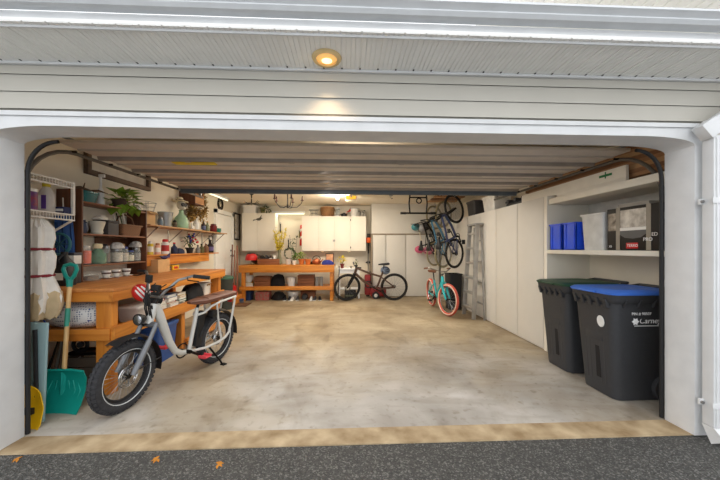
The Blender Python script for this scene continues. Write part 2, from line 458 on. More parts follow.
g = G().box(-1.9, -1.45, 1.17, 1.26, .008, .0185)
plabel(g.out('warning_label', mat('yellow label', (226, 200, 40), .6), t), 'yellow sticker on the inside of the door')
# tracks
def track(x, lab):
    o = 1 if x > 0 else -1
    pts = [(x, .36, .02), (x, .36, 1.75)] + [(x, .36 + .5 * (1 - math.cos(a)), 1.82 + .5 * math.sin(a)) for a in [i * PI / 2 / 8 for i in range(9)]] + [(x, 3.4, 2.325)]
    t = thing('door_track', lab, 'track', (0, 0, 0), 0, 'garage door tracks')
    G().tube(pts, .018, 8).out('rail', mat('dull galvanised track', (104, 100, 94), .5, .4), t)
    for zz in (.5, 1.1, 1.7): G().box(x - .02, x + .02, .25, .345, zz - .03, zz + .03).out('bracket', STEEL, t)
    g = G().box(x - .02, x + .02, 3.3, 3.34, 2.35, ZC - .001)
    g.out('hanger', STEEL, t)
    for i in range(5):
        y = .8 + i * .44
        G().cyl((x - o * .05, y, 2.325), (x + o * .02, y, 2.325), .012, n=8).out('roller', BLACKM, t)
    G().tube([(x - o * .045, .62, 2.42), (x - o * .045, 3.3, 2.47)], .014, 10).out('spring', STEEL, t)
track(-2.62, 'black steel garage door track curving up the left jamb')
track(2.80, 'black steel garage door track curving up the right jamb')
for x, lab in ((OR_ - .008, 'black rubber seal strip curving up the right jamb'), (OL + .006, 'black rubber seal strip curving up the left jamb')):
    s_ = 1 if x < 0 else -1
    g = G().tube([(x, OD + .016, .01), (x, OD + .016, 1.98)] + [(x + s_ * .22 * (1 - math.cos(a)), OD + .016, 1.98 + .235 * math.sin(a)) for a in [i * PI / 2 / 10 for i in range(1, 11)]], .0145, 8)
    tag(g.out('weather_seal', BLACK), lab, 'seal', 'seals of the garage opening')
# opener hanging at the ceiling
t = thing('garage_door_opener', 'yellow-lit garage door opener hanging from the ceiling', 'opener', (.1, 4.95, 2.56))
G().box(-.13, .13, -.16, .16, -.02, .07, .02).out('housing', mat('pale opener housing', (214, 200, 170), .4), t)
plabel(G().box(-.11, .11, -.185, -.16, -.015, .055, .01).out('light_cover', mat('yellow light cover', (250, 190, 60), .4, emit=.8), t), 'glowing yellow light cover')
G().box(-.02, .02, -.02, .02, .07, .129).out('bracket', BLACKM, t)
G().box(-.02, .02, -2.9, -.19, .02, .045).out('rail', STEEL, t)

# ================================================================== CLOSET + TALL CABINETS (right and back)
g = G().box(.72, XR, 6.47, YB, 1.83, ZC)
struct(g, 'wall_closet_bulkhead', CABR)
struct(G().box(.70, XR, 6.44, YB, 1.795, 1.83).box(.70, .74, 6.46, YB, 0, 1.8), 'trim_7', mat('taupe shadow line trim', (150, 136, 116), .6))  # closet top and side; taupe also paints the shadow line above the doors
xs = [.745, 1.13, 1.71, 2.70]
for i in range(3):
    d = G().box(xs[i] + .008, xs[i + 1] - .008, 6.46, 6.49, .015, 1.79, .003)
    struct(d, 'door_%d' % (i + 1), CABR)
# tall storage cabinets along the right wall, front plane at X = 2.72
ys = [1.86, 2.51, 3.19, 3.85, 4.50, 5.15, 5.80, 6.43]
ords = ['nearest the driveway, beside the bins', 'second from the driveway', 'third from the driveway, beside the ladder', 'behind the stepladder', 'behind the turquoise bicycle front wheel', 'behind the turquoise bicycle', 'in the far corner by the closet']
base = None
for i in range(7):
    lab = 'tall ivory flat-door storage cabinet on the right wall, ' + ords[i]
    t = thing('tall_cabinet', lab, 'cabinet', (2.72, ys[i], 0), 0, 'tall storage cabinets along the right wall')
    w = ys[i + 1] - ys[i]
    G().box(.022, .575, .001, w - .001, 0, 2.12).out('carcass', CABR, t)
    G().box(0, .02, .006, w - .006, .02, 2.117, .002).out('door', CABR, t)
struct(G().box(2.72, XR, 1.795, 1.855, 0, 2.12, .004), 'trim_8', CAB)
# shelves in the bay by the opening
SHELFW = mat('white shelf board', (228, 222, 208), .5, var=.03)
t = tag(G().box(2.72, XR, OD + .01, 1.79, 1.335, 1.385, .004).out('wall_shelf', SHELFW), 'thick white wall shelf holding the blue bins and boxed appliance', 'shelf')
t = tag(G().box(2.74, XR, OD + .01, 1.79, 2.0, 2.075, .004).out('wall_shelf', SHELFW), 'upper white wall shelf under the lumber stack', 'shelf')
g = G()
for zz in (1.5, 1.68, 1.86): g.box(3.30, 3.319, OD + .02, 1.79, zz, zz + .165, .004)
struct(g, 'trim_9', mat('grey white boarding', (206, 204, 196), .7))

# lumber on the upper shelf
LUM = [wood('rough lumber %d' % i, a, b, .8, 'Y') for i, (a, b) in enumerate((((176, 132, 92), (136, 94, 60)), ((150, 108, 74), (112, 76, 48)), ((196, 156, 112), (160, 116, 76))))]
words = ['lowest board', 'second board up', 'third board up', 'fourth board up', 'fifth board up', 'sixth board up', 'seventh board up', 'top board']
zz = 2.125
for i in range(8):
    th = .036 + .005 * (i % 3); y1 = 2.45 + .12 * math.sin(i * 2.1)
    o = G().box(2.875 + .010 * math.sin(i * 3.3), 3.25, .36 + .03 * math.cos(i * 1.7), y1, zz, zz + th, .002).out('lumber_board', LUM[i % 3])
    tag(o, 'rough brown plank in the stack above the right shelf, ' + words[i], 'plank', 'lumber stacked above the right shelf'); zz += th + .001
tag(G().box(2.90, 3.22, .50, .56, 2.0755, 2.1245, .002).out('timber_block', LUM[1]), 'short wood block under the near end of the lumber stack', 'block')
t = thing('foam_board', 'long white board on edge above the right shelf, patched with green tape', 'panel', (2.80, .62, 2.122))
G().box(0, .03, .1, 1.9, 0, .125, .003).out('board', SHELFW, t)
plabel(G().box(-.003, -.0005, .26, .42, .06, .085).box(-.004, -.003, .33, .345, .04, .11).out('tape', mat('green tape', (40, 120, 70), .6), t), 'green tape cross')
G().box(0.0, .03, .1, 1.1, -.045, 0).out('batten', SHELFW, t)
G().box(0.0, .03, 1.25, 1.88, -.001, 0).out('edge', SHELFW, t)

# blue hopper bins
def hopper(loc, lab, ln):
    t = thing('storage_bin', lab, 'bin', loc, 0, 'blue storage bins on the right shelf')
    g = G(); w = .008
    d, h = .27, .34
    g.box(0, d, 0, ln, 0, w)
    g.box(0, w, 0, ln, 0, h); g.box(d - w, d, 0, ln, 0, h); g.box(0, d, ln - w, ln, 0, h)
    g.prism([(0, 0), (d, 0), (d, .2), (.12, .2), (.06, h), (0, h)], 'y', 0, w)
    g.out('tub', BLUE, t)
    g = G().box(-.012, .07, -.006, .012, h - .02, h).box(-.012, .0, -.008, ln + .008, h - .022, h, .003).box(.06, d, -.012, 0, .185, .205)
    g.box(-.012, d, ln - .004, ln + .008, h - .02, h)
    g.box(.05, .075, -.012, .004, .19, h - .005)
    g.out('rim', BLUE, t)
    g = G().box(-.008, 0, .02, .05, .02, h - .03).box(-.008, 0, ln - .05, ln - .02, .02, h - .03)
    g.out('rib', BLUE, t)
hopper((2.75, 1.555, 1.386), 'blue plastic hopper bin on the right shelf, touching the cabinet end', .22)
hopper((2.75, 1.315, 1.386), 'blue plastic hopper bin on the right shelf, beside the white tub', .21)
# white tub
def rrect(w, d, r, z, cx=0, cy=0, n=4):
    P = []
    for sx, sy, a0 in ((1, 1, 0), (-1, 1, PI / 2), (-1, -1, PI), (1, -1, 3 * PI / 2)):
        for i in range(n + 1):
            a = a0 + PI / 2 * i / n
            P.append(Vector((cx + sx * (w / 2 - r) + r * math.cos(a), cy + sy * (d / 2 - r) + r * math.sin(a), z)))
    return P
def tub(w, d, h, r, taper, wall=.006, rim=.012):
    g = G(); k = taper
    secs = [rrect(w * k, d * k, r, 0), rrect(w, d, r, h - .02), rrect(w + rim * 2, d + rim * 2, r, h - .02), rrect(w + rim * 2, d + rim * 2, r, h),
            rrect(w - wall * 2, d - wall * 2, r, h), rrect((w - wall * 2) * k, (d - wall * 2) * k, r, wall)]
    return g.loft(secs)
o = tub(.28, .31, .41, .03, .88).out('plastic_tub', mat('translucent white plastic', (226, 226, 222), .4, trans=.15), loc=(2.90, 1.10, 1.386))
tag(o, 'tall open translucent white plastic tub on the right shelf', 'tub')
# boxed appliance
t = thing('product_box', 'black printed product box with red logo patch and grey tape straps on the right shelf', 'box', (2.76, .34, 1.386))
G().box(0, .34, 0, .555, 0, .43, .004).out('carton', mat('black carton print', (16, 15, 15), .45), t)
g = G(); X0, X1 = -.0015, -.0004
g.box(X0, X1, .425, .54, .20, .38)
plabel(g.out('photo_print', mat('photo print interior', (120, 106, 92), .5, var=.5, scale=18, rgb2=(190, 178, 160)), t), 'printed room photo on the box front')
g = G().m(0).prism([(.12, .20), (.42, .20), (.41, .16), (.35, .125), (.27, .115), (.19, .125), (.13, .165)], 'x', -.0022, -.001)
plabel(g.out('bowl_print', mat('printed grey bowl', (88, 88, 88), .4), t), 'printed dark bowl shape')
G().box(-.0028, -.0015, .115, .425, .195, .225).out('bowl_rim_print', CERAM, t)
G().box(-.0021, -.0016, .14, .40, .226, .40).out('scene_print', mat('photo print scene', (196, 186, 172), .5, var=.35, scale=14, rgb2=(226, 220, 208)), t)
for y in (.115, .425):
    g = G().box(-.0036, -.0022, y - .022, y + .022, .004, .428).box(-.0036, .2, y - .022, y + .022, .428, .432)
    plabel(g.out('tape_strap', mat('grey beige tape', (150, 142, 128), .5), t), 'greyish tape strap')
plabel(G().box(-.004, -.002, .215, .335, .02, .075, .001).out('logo_patch', mat('red logo', (196, 28, 34), .4), t), 'red logo patch')
LETW = mat('white lettering', (240, 240, 240), .6, var=0)
text('lettering', 'TERRO', .036, LETW, t, FACE_NX((-.0046, .326, .036)))
text('lettering', 'ED', .045, LETW, t, FACE_NX((-.004, .088, .135)))
text('lettering', 'PRO', .045, LETW, t, FACE_NX((-.004, .165, .09)))
text('lettering', 'XS', .03, LETW, t, FACE_NX((-.003, .53, .03)))
o = G().box(2.80, 3.02, .48, .80, 1.818, 1.832, .003).box(2.79, 2.8, .48, .80, 1.8165, 1.85).box(2.8, 3.02, .48, .486, 1.83, 1.85).out('flat_tray', mat('dull tray', (150, 146, 138), .5))
tag(o, 'white flat tray lying on top of the boxed appliance', 'tray')

# wheeled refuse carts; front faces -X
def cart(loc, label, lidcol, text_on):
    t = thing('wheelie_bin', label, 'bin', loc)
    body = mat('charcoal cart plastic', (54, 55, 58), .5, var=.06, scale=30, bump=.08)
    g = G()
    g.loft([rrect(.47, .39, .07, .006, .285), rrect(.48, .40, .07, .05, .285), rrect(.56, .455, .07, .60, .285), rrect(.61, .48, .07, .93, .285)])
    b = g.out('body', body, t)
    # front ribs, catch slot
    g = G()
    for y in (-.105, -.06, .06, .105): g.bar((.045, y, .12), (.004, y, .72), .02, .014, (-1, 0, 0), .003)
    g.bar((.008, -.12, .66), (.002, -.12, .74), .02, .02, (-1, 0, 0)); g.out('front_ribs', body, b)
    g = G().box(.005, .02, -.10, .10, .52, .60, .004); g.out('catch_bar', body, b)
    g = G().bar((.033, -.03, .16), (.015, -.03, .5), .05, .004, (-1, 0, 0)); g.out('front_slot', mat('slot shade', (24, 24, 26), .8), b)
    # collar with lugs
    g = G().loft([rrect(.62, .49, .075, .90, .285), rrect(.66, .53, .08, .93, .285), rrect(.67, .54, .08, .985, .285), rrect(.62, .50, .08, .985, .285)])
    for i in range(5):
        y = -.18 + i * .09
        g.bar((-.02, y, .86), (-.045, y, .945), .035, .03, (-1, 0, 0), .004)
    g.bar((-.018, -.2, .87), (-.018, .2, .87), .018, .018, (0, 0, 1))
    for i in range(4):
        x = .08 + i * .14
        g.bar((x, -.235, .87), (x, -.262, .945), .02, .03, (0, -1, 0), .003)
    g.out('rim', body, t)
    # lid
    lid = mat(lidcol[0], lidcol[1], .4, var=.04)
    g = G().loft([rrect(.69, .56, .09, .985, .285), rrect(.70, .57, .09, 1.003, .285), rrect(.65, .52, .09, 1.02, .285), rrect(.45, .36, .08, 1.03, .285), rrect(.40, .31, .07, 1.022, .285), rrect(.2, .16, .05, 1.022, .285)])
    g.box(-.085, -.04, -.10, .10, .988, 1.003, .006)
    l = g.out('lid', lid, t)
    G().tube([(.60, -.24, 1.0), (.70, -.22, 1.02), (.71, 0, 1.02), (.70, .22, 1.02), (.60, .24, 1.0)], .016, 8).out('handle', body, t)
    G().cyl((.50, -.25, .12), (.50, .25, .12), .012).out('axle', STEEL, t)
    for y in (-.225, .225):
        g = G().cyl((.50, y - .02, .12), (.50, y + .02, .12), .12, n=28); w = g.out('wheel', RUBBER, t)
        G().cyl((.50, y - .026, .12), (.50, y + .026, .12), .06, n=20).out('hubcap', DKGREY, w)
    if text_on:
        M = lambda x, z, yy: FACE_NY((x, yy, z)) @ Matrix.Rotation(-.04, 4, 'X')
        text('lettering', 'PIN # 98507', .036, LETW, t, M(.16, .80, -.2375))
        text('lettering', 'Carney', .070, LETW, t, M(.232, .725, -.2345), .25)
        g = G()
        for a in range(6): g.leaf((.195, -.2365, .742), (math.cos(a * PI / 3), -.02, math.sin(a * PI / 3)), .036, .03, (0, -1, 0), 0)
        g.cyl((.195, -.232, .742), (.195, -.2405, .742), .012)
        g.out('emblem', LETW, t)
        G().box(.19, .42, -.2335, -.230, .698, .704).out('underline', LETW, t)
        g = G().lathe([(.0, 0), (.05, 0), (.05, .004), (.0, .004)], n=24, M=Matrix.Translation((-.0065, -.095, .715)) @ Matrix.Rotation(-PI / 2 - .09, 4, 'Y') @ Matrix.Diagonal((1.1, .8, 1, 1)))
        plabel(g.out('sticker', mat('pale sticker', (225, 226, 224), .5), t), 'round white sticker')
    return t
cart((2.42, .675, 0), 'charcoal wheeled recycling cart with bright blue lid and white lettering', ('blue cart lid', (62, 112, 206)), True)
cart((2.44, 1.275, 0), 'charcoal wheeled refuse cart with dark green lid, behind the blue-lidded one', ('dark green cart lid', (24, 66, 46)), False)

# totes on top of the tall cabinets
def tote(loc, w, d, h, m, ml, lab, rz=0, group=None, handle=True):
    t = thing('storage_tote', lab, 'tote', loc, rz, group)
    tub(w, d, h, .03, .85).out('tub', m, t)
    g = G().loft([rrect(w + .03, d + .03, .03, h), rrect(w + .035, d + .035, .03, h + .022), rrect(w - .04, d - .04, .03, h + .03)])
    g.out('lid', ml, t)
    if handle:
        for s_ in (-1, 1): G().box(-w * .18, w * .18, s_ * (d / 2 + .004) - .012, s_ * (d / 2 + .004) + .012, h - .075, h - .045, .004).out('handle', m, t)
    return t
GT = mat('charcoal tote', (62, 60, 60), .5)
tote((2.99, 4.55, 2.121), .36, .42, .33, GT, mat('grey tote lid', (90, 86, 84), .5), 'charcoal lidded tote on the tall cabinets above the ladder')
tote((3.0, 3.72, 2.121), .36, .50, .30, mat('white tote', (222, 220, 214), .5), mat('white tote lid', (228, 226, 220), .5), 'white lidded tote on the tall cabinets, next to the charcoal one')
# black camping stuff on top of the cabinet
t = thing('roof_rack_kit', 'bundle of black bars and clamps lying on the tall cabinets', 'rack', (2.95, 2.75, 2.121))
g = G().box(-.12, .12, -.28, .3, 0, .07, .02); g.out('case', BLACK, t)
for x in (-.09, .02, .1): G().tube([(x, -.30, .10), (x, .34, .10)], .02, 8).out('bar', BLACKM, t)
for y in (-.2, .02, .24):
    G().box(-.13, .13, y - .03, y + .03, .07, .135, .012).out('clamp', DKGREY, t)

# aluminium stepladder leaning against the tall cabinets
t = thing('ladder', 'aluminium folding stepladder leaning against the tall cabinets', 'ladder', (0, 0, 0))
g0 = []
P = lambda f, y: (2.50 + f * .17, y, f * 1.9)
for nm, y0, y1, dx in (('front_rail', 4.14, 4.06, 0), ('front_rail', 3.64, 3.70, 0)):
    G().bar((2.50, y0, .0), (2.60, y1, 1.89), .035, .08, (1, 0, 0), .004).out(nm, ALU, t)
for i in range(6):
    f = (i + .7) / 6.3
    ya = 4.14 + (4.06 - 4.14) * f; yb = 3.64 + (3.70 - 3.64) * f
    G().box(2.455 + f * .10, 2.545 + f * .10, yb, ya, f * 1.89 - .028, f * 1.89 + .014, .003).out('step', ALU, t)
for y0, y1 in ((4.12, 4.02), (3.62, 3.70)):
    G().bar((2.68, y0 - .06, 0), (2.68, y1, 1.83), .025, .035, (1, 0, 0), .003).out('rear_rail', ALU, t)
for i in range(4): G().bar((2.68, 3.57 + i * .03, .3 + i * .42), (2.68, 4.05 - i * .01, .3 + i * .42), .02, .025).out('rear_brace', ALU, t)
G().box(2.55, 2.70, 3.66, 4.09, 1.87, 1.905, .006).out('top_cap', mat('grey cap', (150, 148, 144), .5), t)

# pull-up bar hanging from the ceiling
t = thing('pull_up_bar', 'black pull-up bar frame hanging from the ceiling by the hanging bicycles', 'exercise bar', (1.72, 5.0, ZC))
g = G().tube([(-.42, 0, -.44), (.42, 0, -.44)], .022, 8); b = g.out('grip_bar', BLACKM, t)
for s_ in (-1, 1):
    G().tube([(s_ * .2, 0, -.44), (s_ * .22, 0, -.2), (s_ * .20, 0, 0)], .018, 8).out('hanger', BLACKM, t)
    G().cyl((s_ * .30, 0, -.44), (s_ * .43, 0, -.44), .03).out('foam_grip', BLACK, t)
G().tube([(-.21, 0, -.06), (.21, 0, -.06)], .018, 8).out('cross_bar', BLACKM, t)
G().torus((0.02, 0, -.14), .06, .014, 'y', 16, 6).out('ring', BLACKM, t)
# boards slung below the ceiling
for i, (y, lab) in enumerate(((4.7, 'near plank of the three slung under the ceiling by the bicycles'), (4.95, 'middle plank of the three slung under the ceiling by the bicycles'), (5.2, 'far plank of the three slung under the ceiling by the bicycles'))):
    o = G().box(2.05, 2.75, y, y + .16, ZC - .10 - i * .012, ZC - .065 - i * .012, .002)
    o.box(2.2, 2.23, y + .06, y + .09, ZC - .08, ZC - .001).box(2.6, 2.63, y + .06, y + .09, ZC - .08, ZC - .001)
    tag(o.out('ceiling_plank', LUM[i]), lab, 'plank', 'planks slung under the ceiling')

# ================================================================== BICYCLES
def arc(c, R, a0, a1, n=14, y=0):
    return [(c[0] + R * math.cos(a0 + (a1 - a0) * i / n), y, c[2] + R * math.sin(a0 + (a1 - a0) * i / n)) for i in range(n + 1)]
def wheel(name, c, R, tr, tire_m, rim_m, parent, spokes=24, disc=0, tread=False, rim_w=None, stripe=None, flat=1):
    """c = axle centre, tr = tyre radius; the rim is the wheel, tyre / spokes / hub are its parts"""
    rw = rim_w or .012
    Ri = R - 2 * tr - .004
    w = G().torus((0, 0, 0), Ri, rw, 'y', 36, 8).out(name, rim_m, parent, c)
    g = G().torus((0, 0, 0), R - tr, tr, 'y', 44, 12)
    if tread:
        n = 46
        for i in range(n):
            a = 2 * PI * i / n
            for s_, off in ((-.62, 0), (0, .5), (.62, 0)):
                b = a + off * 2 * PI / n; q = R - tr + tr * math.cos(s_ * 1.1) ; yy = tr * math.sin(s_ * 1.1)
                M = Matrix.Rotation(-b, 4, 'Y') @ Matrix.Translation((q, yy, 0)) @ Matrix.Rotation(s_ * 1.1, 4, 'Z')
                g.box(-.006, .007, -.012, .012, -.012, .012, 0, M)
    g.out('tire', tire_m, w)
    if stripe:
        for s_ in (-1, 1): G().torus((0, s_ * tr * .78, 0), R - 2 * tr + tr * .42, .0045, 'y', 44, 6).out('reflective_stripe', stripe, w)
    g = G()
    for i in range(spokes):
        a = 2 * PI * i / spokes; s_ = 1 if i % 2 else -1
        g.tube([(.02 * math.cos(a + .6 * s_), s_ * .022, .02 * math.sin(a + .6 * s_)), (Ri * math.cos(a), 0, Ri * math.sin(a))], .0018, 4, cap=False)
    g.out('spokes', STEEL, w)
    G().cyl((0, -.045, 0), (0, .045, 0), .022).out('hub', BLACKM, w)
    if disc:
        g = G().torus((0, .035, 0), disc, .007, 'y', 28, 6).torus((0, .035, 0), disc * .8, .006, 'y', 24, 6)
        for i in range(6):
            a = i * PI / 3; g.bar((.02 * math.cos(a), .035, .02 * math.sin(a)), (disc * math.cos(a + .5), .035, disc * math.sin(a + .5)), .004, .016, (0, 1, 0))
        g.out('brake_disc', CHROME, w)
    return w
def steer(o, p, axis, ang):
    M = Matrix.Translation(p) @ Matrix.Rotation(ang, 4, Vector(axis)) @ Matrix.Translation(-Vector(p))
    o.matrix_basis = M @ o.matrix_basis
def crank(parent, c, m_pedal, arm=.17, ang=.4, ring=.085, label=None, wid=.11):
    k = G().cyl((0, -.06, 0), (0, .06, 0), .022).out('crankset', BLACKM, parent, c)
    G().torus((0, -.05, 0), ring, .008, 'y', 28, 6).out('chainring', BLACKM, k)
    for s_ in (1, -1):
        a = ang + (0 if s_ > 0 else PI); e = (arm * math.cos(a), s_ * .075, arm * math.sin(a))
        G().bar((0, s_ * .07, 0), e, .014, .026, (0, 0, 1)).out('crank_arm', BLACKM, k)
        g = G().box(e[0] - .05, e[0] + .05, s_ * .09 if s_ > 0 else -.09 - wid, .09 + wid if s_ > 0 else -.09, e[2] - .012, e[2] - .004)
        g.box(e[0] - .05, e[0] - .036, min(s_ * .09, s_ * (.09 + wid)), max(s_ * .09, s_ * (.09 + wid)), e[2] - .016, e[2] + .016, .003)
        g.box(e[0] + .036, e[0] + .05, min(s_ * .09, s_ * (.09 + wid)), max(s_ * .09, s_ * (.09 + wid)), e[2] - .016, e[2] + .016, .003)
        p = g.out('pedal', m_pedal, k)
        if label: plabel(p, label)
    return k

# ---- silver step-through electric cargo bicycle by the left bench
SILV = mat('silver white paint', (208, 208, 204), .35, .15, var=.03)
t = thing('electric_bicycle', 'silver step-through electric bicycle with fat tyres and long brown seat beside the workbench', 'bicycle', (-1.625, 1.68, 0), math.atan2(-1.17, -.33))
t.rotation_euler[0] = -.045
FA, RA = (1.19, 0, .30), (.045, 0, .30)
g = G()
dt = [(.905, 0, .86), (.865, 0, .76), (.80, 0, .60), (.735, 0, .45), (.66, 0, .335), (.57, 0, .285), (.45, 0, .275)]
g.tube(dt, [.036, .042, .04, .036, .032, .028, .026], 12)
g.tube([(.47, 0, .285), (.435, 0, .45), (.395, 0, .62), (.375, 0, .735)], .022, 10)
for s_ in (-1, 1):
    g.tube([(.47, s_ * .03, .275), (.30, s_ * .075, .265), (.12, s_ * .09, .275), (.0, s_ * .095, .30), (-.07, s_ * .095, .35), (-.085, s_ * .095, .42)], .015, 8)
    g.tube([(.395, s_ * .025, .66), (.33, s_ * .06, .675), (.25, s_ * .085, .735), (.10, s_ * .09, .765), (-.18, s_ * .095, .785)], .014, 8)
    g.tube([(-.085, s_ * .095, .40), (-.12, s_ * .095, .55), (-.17, s_ * .095, .785)], .014, 8)
    g.tube([(.06, s_ * .09, .29), (.12, s_ * .09, .50), (.165, s_ * .088, .76)], .012, 8)
g.tube([(-.18, -.095, .785), (-.18, .095, .785)], .013, 8)
g.cyl((.975, 0, .70), (.915, 0, .875), .034)
g.out('frame', SILV, t)
HP, HAX = (.945, 0, .79), Vector((-.33, 0, .94)).normalized()
ST = .08
g = G().cyl((.97, -.075, .695), (.97, .075, .695), .028)
for s_ in (-1, 1):
    g.tube([(.965, s_ * .075, .71), (1.05, s_ * .078, .55)], [.020, .020], 10)
f1 = g.out('fork', mat('grey fork', (122, 124, 128), .4, .5), t)
g = G()
for s_ in (-1, 1): g.tube([(1.04, s_ * .078, .57), (1.13, s_ * .08, .42), (1.19, s_ * .08, .315)], [.026, .028, .022], 10)
g.out('fork_lowers', mat('grey fork', (0, 0, 0)), f1)
fw = wheel('front_wheel', FA, .30, .045, RUBBER, mat('dark rim', (48, 48, 50), .4, .5), t, 28, .09, True, .014, mat('reflective stripe', (200, 204, 206), .3))
f2 = G().tube(arc(FA, .355, .15, 1.9, 16), .004, 6)
g = G(); P_ = arc(FA, .335, 1.12, 3.35, 18)
g.loft([[Vector((p[0], -.058, p[2])), Vector((p[0] * 1.0 + (p[0] - FA[0]) * .06, 0, p[2] + (p[2] - FA[2]) * .06)), Vector((p[0], .058, p[2])), Vector((p[0] + (p[0] - FA[0]) * .04, 0, p[2] + (p[2] - FA[2]) * .04))] for p in P_])
for s_ in (-1, 1): g.tube([(1.185, s_ * .065, .33), P_[15][:1] + (s_ * .055,) + P_[15][2:]], .005, 6)
f2.bm.free()
fe = g.out('front_fender', BLACK, t)
g = G().tube([(.955, 0, .83), (.90, 0, .915), (.895, 0, .935)], .02, 10)
st = g.out('stem', BLACKM, t)
g = G()
bar = [(.71, .40, 1.14), (.765, .26, 1.15), (.84, .17, 1.11), (.905, .09, 1.0), (.92, .055, .945), (.92, -.055, .945), (.905, -.09, 1.0), (.84, -.17, 1.11), (.765, -.26, 1.15), (.71, -.40, 1.14)]
g.tube(bar, .0135, 10)
hb = g.out('handlebar', STEEL, t)
for s_ in (1, -1):
    G().tube([(.76, s_ * .27, 1.15), (.707, s_ * .41, 1.14)], .019, 10).out('grip', BLACK, hb)
    G().tube([(.79, s_ * .23, 1.14), (.85, s_ * .28, 1.12), (.81, s_ * .37, 1.11)], .006, 6).out('brake_lever', BLACKM, hb)
G().box(.90, .95, -.03, .05, 1.0, 1.06, .012).out('display', BLACK, hb)
G().box(.845, .885, -.16, -.10, 1.06, 1.14, .014).out('bell', BLACK, hb)
g = G()
for i, s_ in enumerate((-.05, -.02, .02, .05)):
    g.tube([(.86, s_ * 3, 1.06), (.98 + .02 * i, s_, .98), (1.0, s_ * .6, .85), (.96, s_ * .5, .72)], .006, 6)
g.out('cables', BLACK, hb)
g = G().tube([(.97, 0, .71), (1.03, 0, .70), (1.07, 0, .735)], .01, 6)
g.out('lamp_bracket', BLACKM, f1)
hl = G().lathe([(.0, -.06), (.03, -.055), (.045, -.02), (.052, .0), (.052, .012), (.046, .012)], M=Matrix.Translation((1.085, 0, .765)) @ Matrix.Rotation(PI / 2, 4, 'Y')).out('headlamp', BLACK, f1)
fx = [fw, f1, fe, st, hb]
for o in fx: steer(o, HP, HAX, ST)
hl_l = G().lathe([(.0, .016), (.02, .018), (.044, .011), (.044, .006), (.0, .006)], M=Matrix.Translation((1.085, 0, .765)) @ Matrix.Rotation(PI / 2, 4, 'Y')).out('headlamp_lens', CHROME, f1)
wheel('rear_wheel', RA, .30, .045, RUBBER, MATS['dark rim'], t, 28, .08, True, .014, MATS['reflective stripe'])
g = G(); P_ = arc(RA, .35, -.15 + PI * .0, PI - .25, 20); P_ = arc(RA, .335, .30, PI + .1, 20)
g.loft([[Vector((p[0], -.058, p[2])), Vector((p[0] + (p[0] - RA[0]) * .06, 0, p[2] + (p[2] - RA[2]) * .06)), Vector((p[0], .058, p[2])), Vector((p[0] + (p[0] - RA[0]) * .04, 0, p[2] + (p[2] - RA[2]) * .04))] for p in P_])
g.out('rear_fender', BLACK, t)
# bench seat
def sec(x, w, z0, z1): return [Vector((x, w * a, z0 + (z1 - z0) * b)) for a, b in ((-.5, .2), (-.42, 0), (.42, 0), (.5, .2), (.5, .75), (.38, 1), (-.38, 1), (-.5, .75))]
SEAT = mat('brown leatherette', (108, 68, 52), .5, var=.1)
g = G().loft([sec(.50, .05, .80, .825), sec(.45, .10, .785, .83), sec(.33, .19, .775, .832), (sec(.18, .21, .785, .838)), sec(.0, .20, .79, .845), sec(-.20, .185, .79, .85), sec(-.225, .16, .80, .84)])
s_ = g.out('seat', SEAT, t)
for x in (.3, .1, -.1): G().tube([(x, -.098, .80), (x, -.08, .838), (x, 0, .846), (x, .08, .838), (x, .098, .80)], .004, 6).out('seam', DKWOOD, s_)
G().tube([(.378, 0, .70), (.36, 0, .78)], .016, 8).out('seat_post', BLACKM, t)
g = G().bar((.375, 0, .30), (.325, 0, .69), .085, .10, (1, 0, 0), .018); g.out('battery', BLACK, t)
G().box(.16, .24, .02, .10, .60, .68, .012).box(.17, .23, .101, .104, .625, .645).out('lock_box', BLACK, t)
crank(t, (.515, 0, .285), mat('pink red pedal', (222, 74, 84), .5), .15, .55 + PI, .075, 'pink-red pedal', .095)
g = G().tube([(.26, .07, .27), (.14, .14, .07), (.11, .155, .012)], .011, 8).bar((.10, .14, .01), (.115, .20, .01), .05, .016)
g.out('kickstand', BLACKM, t)
g = G()
for s_ in (-.006, .006): g.tube([(.51, -.055, .285 + s_ * 12), (.06, -.055, .315 + s_ * 8)], .004, 5)
g.out('chain', BLACKM, t)
G().box(-.20, -.185, -.03, .03, .70, .74, .006).out('tail_lamp', RED, t)

# red helmet slung on the handlebar
def helmet(loc, m1, m2, lab, rx=0, ry=0, rz=0, s=1, group=None, name='helmet'):
    t = thing(name, lab, 'helmet', loc, rz, group); t.rotation_euler = (rx, ry, rz)
    prof = [(.0, .15 * s), (.045 * s, .146 * s), (.09 * s, .12 * s), (.115 * s, .07 * s), (.122 * s, .01 * s), (.116 * s, -.02 * s), (.10 * s, -.02 * s), (.105 * s, .03 * s), (.085 * s, .10 * s), (.0, .13 * s)]
    sh = G().lathe(prof[::-1], n=20, M=Matrix.Diagonal((1.2, 1, 1, 1))).out('shell', m1, t)
    for y in (-.05, 0, .05):
        G().tube([((.145 - abs(y) * .5) * math.cos(a) * s * 1.0, y * s * (.5 + .5 * math.sin(a)), (.02 + .135 * math.sin(a)) * s) for a in (.5, .9, 1.3, 1.8, 2.2, 2.6)], [.003, .012 * s, .014 * s, .014 * s, .012 * s, .003], 6).out('vent', m2, sh)
    G().tube([(.05 * s, .10 * s, -.01 * s), (.02 * s, .06 * s, -.12 * s), (.02 * s, -.06 * s, -.12 * s), (.05 * s, -.10 * s, -.01 * s)], .006 * s, 5).out('strap', BLACK, t)
    return t
helmet((-2.03, .90, .965), RED, CERAM, 'red and white bicycle helmet hanging at the electric bicycle handlebar', 1.3, .9, .4, .66)
t = thing('handlebar_pouch', 'black soft pouch strapped below the electric bicycle handlebar', 'pouch', (-1.90, .86, .905))
